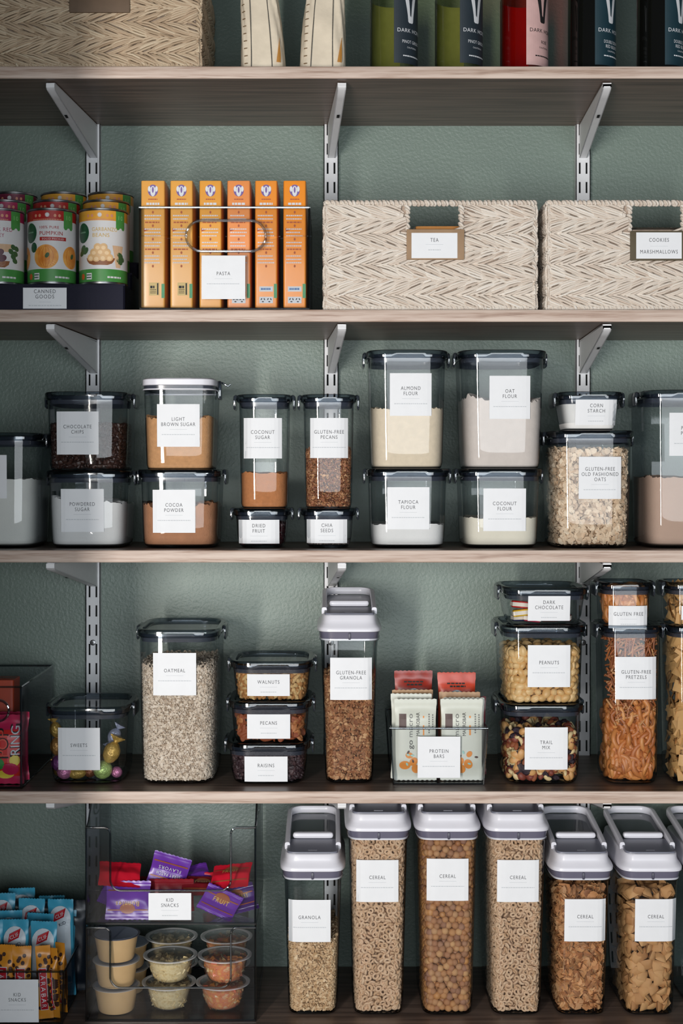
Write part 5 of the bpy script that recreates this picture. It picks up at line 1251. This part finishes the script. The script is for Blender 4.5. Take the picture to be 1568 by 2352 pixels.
# two stacked clear snack bins
def snack_bin(pyb, pyt, cutb, label, zlow, hback, lb=None):
    yq = .045; x0 = X(196, yq); W_ = X(588, yq)-x0; Dp = .245; T = .003; u = s(yq)/K
    H_ = Z(pyt, yq)-zlow; r = thing('snack_bin', label, 'storage bin', (x0, yq, zlow), 'stacked clear snack bins')
    cl, cr_, cb_ = (253-196)*u, (530-196)*u, Z(cutb, yq)-zlow; rr = .017; rt = .010
    ol = [(T, .0006), (W_-T, .0006), (W_-T, H_)]
    ed = []
    for k in range(7): t = PI/2+k/6*PI/2; ed.append((cr_+rt+rt*math.cos(t), H_-rt+rt*math.sin(t)))
    for k in range(9): t = -k/8*PI/2; ed.append((cr_-rr+rr*math.cos(t), cb_+rr+rr*math.sin(t)))
    for k in range(9): t = -PI/2-k/8*PI/2; ed.append((cl+rr+rr*math.cos(t), cb_+rr+rr*math.sin(t)))
    for k in range(7): t = 0+k/6*PI/2; ed.append((cl-rt+rt*math.cos(t), H_-rt+rt*math.sin(t)))
    # quads between the lip and the outline keep the notch clean
    m = MB(); m.box(T, W_-T, 0, T, .0006, cb_)
    left = [(T, cb_)]+[p for p in ed if p[0] < W_/2][::1]
    right = [p for p in ed if p[0] > W_/2]
    m.plate([(W_-T, cb_), (W_-T, H_)]+right, 0, T); m.plate(left+[(T, H_)], 0, T)
    part('front_panel', m, ACRS, r, False)
    hb = hback
    for sx in (0, W_-T):
        o = [(0, .0006), (Dp, .0006), (Dp, hb), (.075, hb), (.060, hb-.002), (.022, H_+.004), (.012, H_), (0, H_)]
        m = MB(); n = len(o); m.add([(sx, y, z) for y, z in o]+[(sx+T, y, z) for y, z in o], [tuple(range(n)), tuple(range(2*n-1, n-1, -1))]+[(i, (i+1) % n, (i+1) % n+n, i+n) for i in range(n)]); part('side_panel', m, ACRS, r, False)
    part('back_panel', MB().box(T, W_-T, Dp-T, Dp, .0006, hb), ACRS, r, False); part('bin_base', MB().box(T, W_-T, T, Dp-T, .0006, .0036), ACRS, r, False)
    m = MB(); m.tube([(a_, .0008, b_) for a_, b_ in [(W_-.001, H_)]+ed+[(.001, H_)]], .0018, 8)
    for x in (.0012, W_-.0012): m.tube([(x, .0012, .001), (x, .0012, H_), (x, .012, H_), (x, .022, H_+.004), (x, .060, hb-.002), (x, .075, hb), (x, Dp, hb)], .0016, 6)
    m.tube([(.001, .001, .002), (W_-.001, .001, .002), (W_-.001, Dp, .002), (.001, Dp, .002)], .0020, 6, closed=True)
    for x in (.0012, W_-.0012):
        m.tube([(x, .12+.045*math.cos(t), hb-.030+.012*math.sin(t)) for t in np.linspace(0, 2*PI, 24, endpoint=False)], .0014, 6, closed=True)
    part('bin_rim', m, ACRE, r)
    if lb:
        sticker(r, lambda a_, b_, e: (a_, -e, b_), (341-196)*u, (439-196)*u, Z(2113, yq)-zlow, Z(2051, yq)-zlow, lb, u)
    return r
hl = Z(2129, .045)-zb
snack_bin(2345, 2131, 2269, 'lower clear stacking bin holding pudding and fruit cups', zb, hl)
zu = zb+hl+.0030
snack_bin(2120, 1901, 2046, 'upper clear stacking bin with the KID SNACKS card', zu, .893-zu, ['KID', 'SNACKS'])
PUD = pm('pudding', (202, 168, 122), .4, 0, .03, coat=.3); FOILL = pm('foil_lid', (146, 156, 174), .35, .1, .05)
CUPC = clear('cup_clear', (.90, .90, .88), (.55, .55, .52), .06, .08, (.8, .8, .78), .04); CUPR = clear('cup_rim', (.85, .85, .84), (.6, .6, .6), .08, .15, (.85, .85, .85), .5)
def pudding(px, yy, z0, label, top):
    r = thing('pudding_cup', label, 'pudding cup', (X(px, yy), yy, z0), 'stacked pudding cups'); r.scale = (1.04, 1.04, 1); h = .0405
    m = MB(); m.lathe([(0, .022), (.001, .0258), (.004, .0275), (.020, .0300), (h-.002, .0332)], 48); part('cup', m, PUD, r)
    m = MB(); m.lathe([(h-.0022, .0334), (h-.0014, .0362), (h-.0006, .0362), (h-.0006, .0330)], 48, cap0=False, cap1=False); part('rim', m, CUPR if not top else pm('rim_dark', (90, 90, 100), .4), r)
    m = MB(); m.lathe([(h-.0010, .0335), (h-.0004, .0330), (h-.0008, .030)], 48); part('foil_lid', m, FOILL, r)
for k, nm in enumerate(('bottom', 'middle', 'top')): pudding(267, .088, zb+.0038+.0408*k, 'tan pudding cup, %s of the three stacked at the left of the lower bin' % nm, k == 2)
for k in range(2): pudding(290, .175, zb+.0038+.0408*k, 'tan pudding cup in the stack farther back, %s one' % ('lower', 'upper')[k], False)
FRU = {'pear': [pm('pear_a', (238, 220, 176), .35, 0, .06), pm('pear_b', (228, 204, 150), .35, 0, .06)], 'mix': [pm('peach', (240, 164, 84), .3, 0, .1), pm('cherry', (222, 116, 84), .3, 0, .1), pm('pear_a', (216, 196, 146), .35)]}
SYR = {'pear': clear('syrup_pear', (.86, .74, .48), (.6, .5, .3), .03, .1, lin((224, 200, 150)), .10), 'mix': clear('syrup_mix', (.92, .66, .45), (.7, .4, .2), .03, .1, lin((230, 160, 110)), .10)}
FILL = {'pear': pm('pear_fill', (226, 204, 154), .4, 0, 0, 150, .4, 200, cols=[(206, 178, 120), (238, 220, 176), (216, 190, 136)]), 'mix': pm('mix_fill', (226, 150, 100), .4, 0, 0, 110, .4, 200, cols=[(236, 200, 150), (234, 160, 92), (222, 124, 88), (238, 206, 160)])}
CUBE = grid_t(lambda u, v, sg: (u*.8, v*.8, sg*.7*(1-.2*(u*u+v*v)*.5)), 4, 4)
def fruit_cup(px, yy, z0, kind, label, seed):
    r = thing('fruit_cup', label, 'fruit cup', (X(px, yy), yy, z0), 'clear fruit cups'); r.scale = (1.07, 1.07, 1); h = .0425
    m = MB(); m.lathe([(0, .017), (.001, .0205), (.004, .0240), (.010, .0275), (.022, .0312), (h-.008, .0340), (h-.004, .0348), (h-.003, .0385)], 48, cap1=False); part('cup', m, CUPC, r)
    m = MB(); m.lathe([(h-.0030, .0385), (h-.0026, .0405), (h-.0012, .0405), (h-.0006, .0385), (h-.0014, .0352), (h-.0020, .034)], 48, cap0=False, cap1=False); part('lid_rim', m, CUPR, r)
    m = MB(); m.lathe([(h-.0018, .0345), (h-.0016, .0335)], 48); part('lid_film', m, clear('film', (.93, .93, .93), (.7, .7, .7), .05, .12, (.8, .8, .8), .05), r)
    m = MB(); m.lathe([(.0015, .017), (.0045, .0224), (.010, .0255), (.022, .0290), (h-.009, .0318), (h-.007, .029)], 40); part('fruit_filling', m, FILL[kind], r)
    rg = np.random.default_rng(seed); ms = [MB() for _ in FRU[kind]]
    for i in range(110):
        z = rg.uniform(.006, h-.006); R = np.interp(z, [.0045, .010, .022, h-.006], [.0228, .0262, .0298, .0325])-.0050
        t = rg.uniform(0, 2*PI); V, F = CUBE; P = V@rotm(rg).T*rg.uniform(.0044, .0058)+np.array([R*math.cos(t), R*math.sin(t), z]) if i < 90 else V@rotm(rg).T*.0055+np.array([R*rg.uniform(-.7, .7), R*rg.uniform(-.7, .7), h-.008])
        ms[i % len(ms)].add([tuple(p) for p in P], F)
    for mm, mt in zip(ms, FRU[kind]): part('fruit_pieces', mm, mt, r, kind='stuff')
for px, yy, z0, kd, nm in ((388, .1, zb+.0038, 'pear', 'pale pear cup, lower one of the front middle stack'), (391, .1, zb+.0468, 'pear', 'pale pear cup, upper one of the front middle stack'), (395, .195, zb+.0038, 'pear', 'pale pear cup at the back, lower'), (394, .195, zb+.0468, 'pear', 'pale pear cup at the back, upper'),
                           (512, .1, zb+.0038, 'mix', 'peach and cherry fruit cup, lower one of the front right stack'), (516, .1, zb+.0468, 'mix', 'peach and cherry fruit cup, upper one of the front right stack'), (515, .195, zb+.0038, 'mix', 'mixed fruit cup at the back right, lower'), (520, .195, zb+.0468, 'mix', 'mixed fruit cup at the back right, upper')):
    fruit_cup(px, yy, z0, kd, nm+' in the lower bin', int(px+yy*100))
# fruit snack pouches in the upper bin
PUR = pm('pouch_purple', (104, 52, 156), .28, 0, .12, 30); RDP = pm('pouch_red', (206, 28, 50), .28, 0, .10, 30); DRD = pm('pouch_maroon', (132, 30, 40), .32, 0, .12, 30); DPU = pm('pouch_deep', (66, 36, 104), .3, 0, .12)
SNG = pm('print_snack_gold', (214, 176, 84), .4); BRO = pm('print_snack_brown', (150, 84, 52), .4)
def pch(txt, gold=True):
    def f(d, w, h):
        d.rect(-w/2*.9, w/2*.9, -h/2+.013, -h/2+.015, 'printed_line', BRO, 8); d.rect(-w/2*.9, w/2*.9, h/2-.015, h/2-.013, 'printed_line', BRO, 8)
        for i, q in enumerate(txt): d.text(q, 0, .006-.009*i, .0075 if len(txt) < 2 else .0055, 'printed_name', SNG if gold else PW, w=min(w*.62, .0052*len(q)), lift=.0006)
        if len(txt) < 2: d.ell(0, h*.22, .012, .008, 'printed_picture', BRO, 14)
    return f
zf = zu+.004
for px, py, yy, w, h, mt, rot, tx, nm in (
    (294, 2083, .064, .070, .058, PUR, (.30, PI, .0), ['Bunnies'], 'purple fruit snack pouch with upside-down gold name at the front left'),
    (388, 2002, .105, .062, .052, PUR, (.35, PI+.30, .1), ['BERRY PATCH', 'FLAVORS'], 'purple pouch lying on top of the heap with upside-down white words'),
    (275, 2008, .085, .066, .052, RDP, (-1.05, .10, .15), [], 'bright red pouch at the upper left of the heap'),
    (530, 2012, .080, .064, .052, RDP, (-1.05, -.15, -.2), ['FRUIT'], 'bright red pouch at the upper right of the heap'),
    (505, 2086, .066, .060, .050, PUR, (.35, .45, .1), ['FRUIT'], 'purple pouch leaning right of the KID SNACKS card'),
    (545, 2098, .085, .060, .046, DPU, (.2, -.25, 0), ['MIXED BERRY'], 'deep purple pouch at the right corner of the upper bin'),
    (465, 2035, .095, .068, .048, DRD, (-1.2, .05, .1), ['fruit'], 'maroon pouch behind the right end of the lip'),
    (330, 2045, .105, .075, .052, DRD, (-.9, .0, -.2), ['Bunnies'], 'maroon pouch behind the purple front left one'),
    (395, 2060, .095, .070, .055, DRD, (.2, .0, 0), [], 'maroon pouch behind the KID SNACKS card'),
    (440, 2012, .13, .060, .046, PUR, (-1.1, -.15, .3), [], 'purple pouch flat at the centre of the heap'),
    (264, 2040, .13, .050, .060, PUR, (.1, .5, .9), [], 'purple pouch against the left wall of the upper bin'),
    (520, 2060, .13, .075, .052, RDP, (-.3, .1, .2), [], 'red pouch low behind the right purple ones')):
    zc = max(Z(py, yy), zf+h*.5*abs(math.cos(rot[0]))*.95+.003)
    wrapper('snack_pouch', nm, 'fruit snack', w, h, .010, mt, (X(px, yy), yy, zc), rot, 'fruit snack pouches', fin=.007, deco=pch(tx, tx != ['BERRY PATCH', 'FLAVORS']) if tx else None, crumple=.0006)

# left snack bin with bars
yq = .030; zb = SZ[4]
x0 = X(-150, yq); W_ = X(147, yq)-x0; H_ = Z(2232, yq)-zb; u = s(yq)/K
r = thing('snack_bar_bin', 'clear bin of snack bars with a KID SNACKS card at the lower left', 'storage bin', (x0, yq, zb))
tapered_bin(r, W_, .25, H_, .004, ACRS)
sticker(r, lambda a_, b_, e: (a_, .004*(1-b_/H_)-e, b_), (-10+150)*u, (88+150)*u, Z(2350, yq)-zb, Z(2250, yq)-zb, ['KID', 'SNACKS'], u)
AMB = pm('bar_amber', (216, 142, 44), .32, 0, .08, 40); DOT = pm('print_dot', (64, 36, 26), .4); REDL = pm('print_redlabel', (186, 28, 42), .35)
def lb(d, w, h):
    rg = random.Random(int(w*1e5+h*1e4))
    for k in range(26):
        x, z = rg.uniform(-w*.42, w*.42), -h/2+.014+(h-.028)*k/25
        if abs(x+w*.06) < w*.24 and -h*.36 < z < h*.20: x = w*.36*(1 if rg.random() > .5 else -1)
        d.ell(x, z, .0030, .0030, 'printed_dot', DOT, 10)
    d.rect(-w*.32, w*.20, -h*.38, h*.22, 'printed_border', PW, 4, 6, .0001); d.rect(-w*.29, w*.17, -h*.37, h*.21, 'printed_panel', REDL, 4, 6, .0004)
    d.text('LÄRABAR', -w*.06, -h*.08, .0075, 'printed_name', PW, rot=-PI/2, w=h*.52, lift=.0008, spacing=1.35)
zbt = zb+.006
for px, w, py, yy, rx, rz, nm in ((122, 30, 2178, .050, .0, -.35, 'amber dotted bar at the right corner of the bar bin, turned sideways'), (102, 34, 2172, .044, .0, .15, 'amber dotted bar with a red vertical panel just right of the card'), (50, 44, 2174, .048, .0, .1, 'amber dotted bar behind the middle of the card'), (10, 52, 2170, .050, .0, -.1, 'amber dotted bar above the left part of the card'), (-40, 52, 2175, .050, .0, 0, 'amber dotted bar cut by the left edge of the photo'), (140, 30, 2166, .075, 0, -.5, 'amber dotted bar behind the corner one')):
    hh = Z(py, yy)-zbt; wrapper('fruit_nut_bar', nm, 'snack bar', L(w, yy), hh, .016, AMB, (X(px, yy), yy, zbt+hh/2), (0, -.05 if px > 90 else 0, rz), 'amber snack bars', deco=lb, crumple=.0005)
CK = pm('bar_sky', (70, 164, 196), .3, 0, .1, 30); CKW = pm('print_cloud', (206, 216, 224), .4); NAV = pm('print_navy', (34, 40, 60), .4)
def kb(d, w, h):
    t = h/2
    d.ell(0, t-.030, w*.42, .020, 'printed_cloud', CKW, 22); d.rect(-w*.40, w*.40, -t+.02, t-.036, 'printed_cloud', CKW, 4, 6)
    d.pts([d_ for d_ in [(-.0100, t-.034), (.0075, t-.026), (.0095, t-.013), (-.0080, t-.021)]], [(0, 1, 2, 3)], 'printed_badge', REDL, .0016)
    d.text('CLIF', .0000, t-.0235, .0055, 'printed_name', PW, w=.0145, rot=.42, lift=.0022, spacing=1.0); d.text('KID', .0050, t-.0365, .0050, 'printed_name_second', NAV, w=.012, rot=.42, lift=.0012, spacing=1.0)
    d.ell(-w*.2, -t+.03, .008, .006, 'printed_picture', AMB, 12, .0006)
ck = [(38, 2112, .085, 'blue and white kid bar, left one of the nearest blue row'), (101, 2117, .085, 'blue and white kid bar, middle one of the nearest blue row'), (143, 2090, .165, 'blue and white kid bar, right one of the nearest blue row'), (-22, 2114, .085, 'blue and white kid bar cut by the left edge'),
      (20, 2092, .120, 'blue kid bar in the second row, left'), (70, 2064, .145, 'blue kid bar in the third row, left of centre'), (142, 2066, .150, 'blue kid bar in the third row, right'), (50, 2040, .185, 'blue kid bar in the farthest row, tallest'), (90, 2098, .122, 'blue kid bar in the second row, middle'), (122, 2058, .190, 'blue kid bar in the farthest row, right'), (5, 2052, .160, 'blue kid bar in the farthest rows at the left edge')]
DKB = pm('bar_black', (26, 34, 44), .3, 0, .2)
for k, (px, py, yy, nm) in enumerate(ck):
    hh = Z(py, yy)-zbt; wd = .043
    wrapper('kid_snack_bar', nm, 'snack bar', wd, hh, .015, CK, (X(px, yy), yy, zbt+hh/2), (0, .03*((k % 3)-1), random.uniform(-.15, .15)), 'blue snack bars', deco=kb, crumple=.0008)
for px, py, yy, nm in ((28, 2066, .170, 'black bar among the farthest blue bars at the left'), (100, 2072, .172, 'black bar between the blue bars, centre'), (172, 2068, .17, 'black bar among the blue bars at the right')):
    hh = Z(py, yy)-zbt; wrapper('dark_snack_bar', nm, 'snack bar', .043, hh, .015, DKB, (X(px, yy), yy, zbt+hh/2), (0, 0, .1), 'dark snack bars', crumple=.0008)
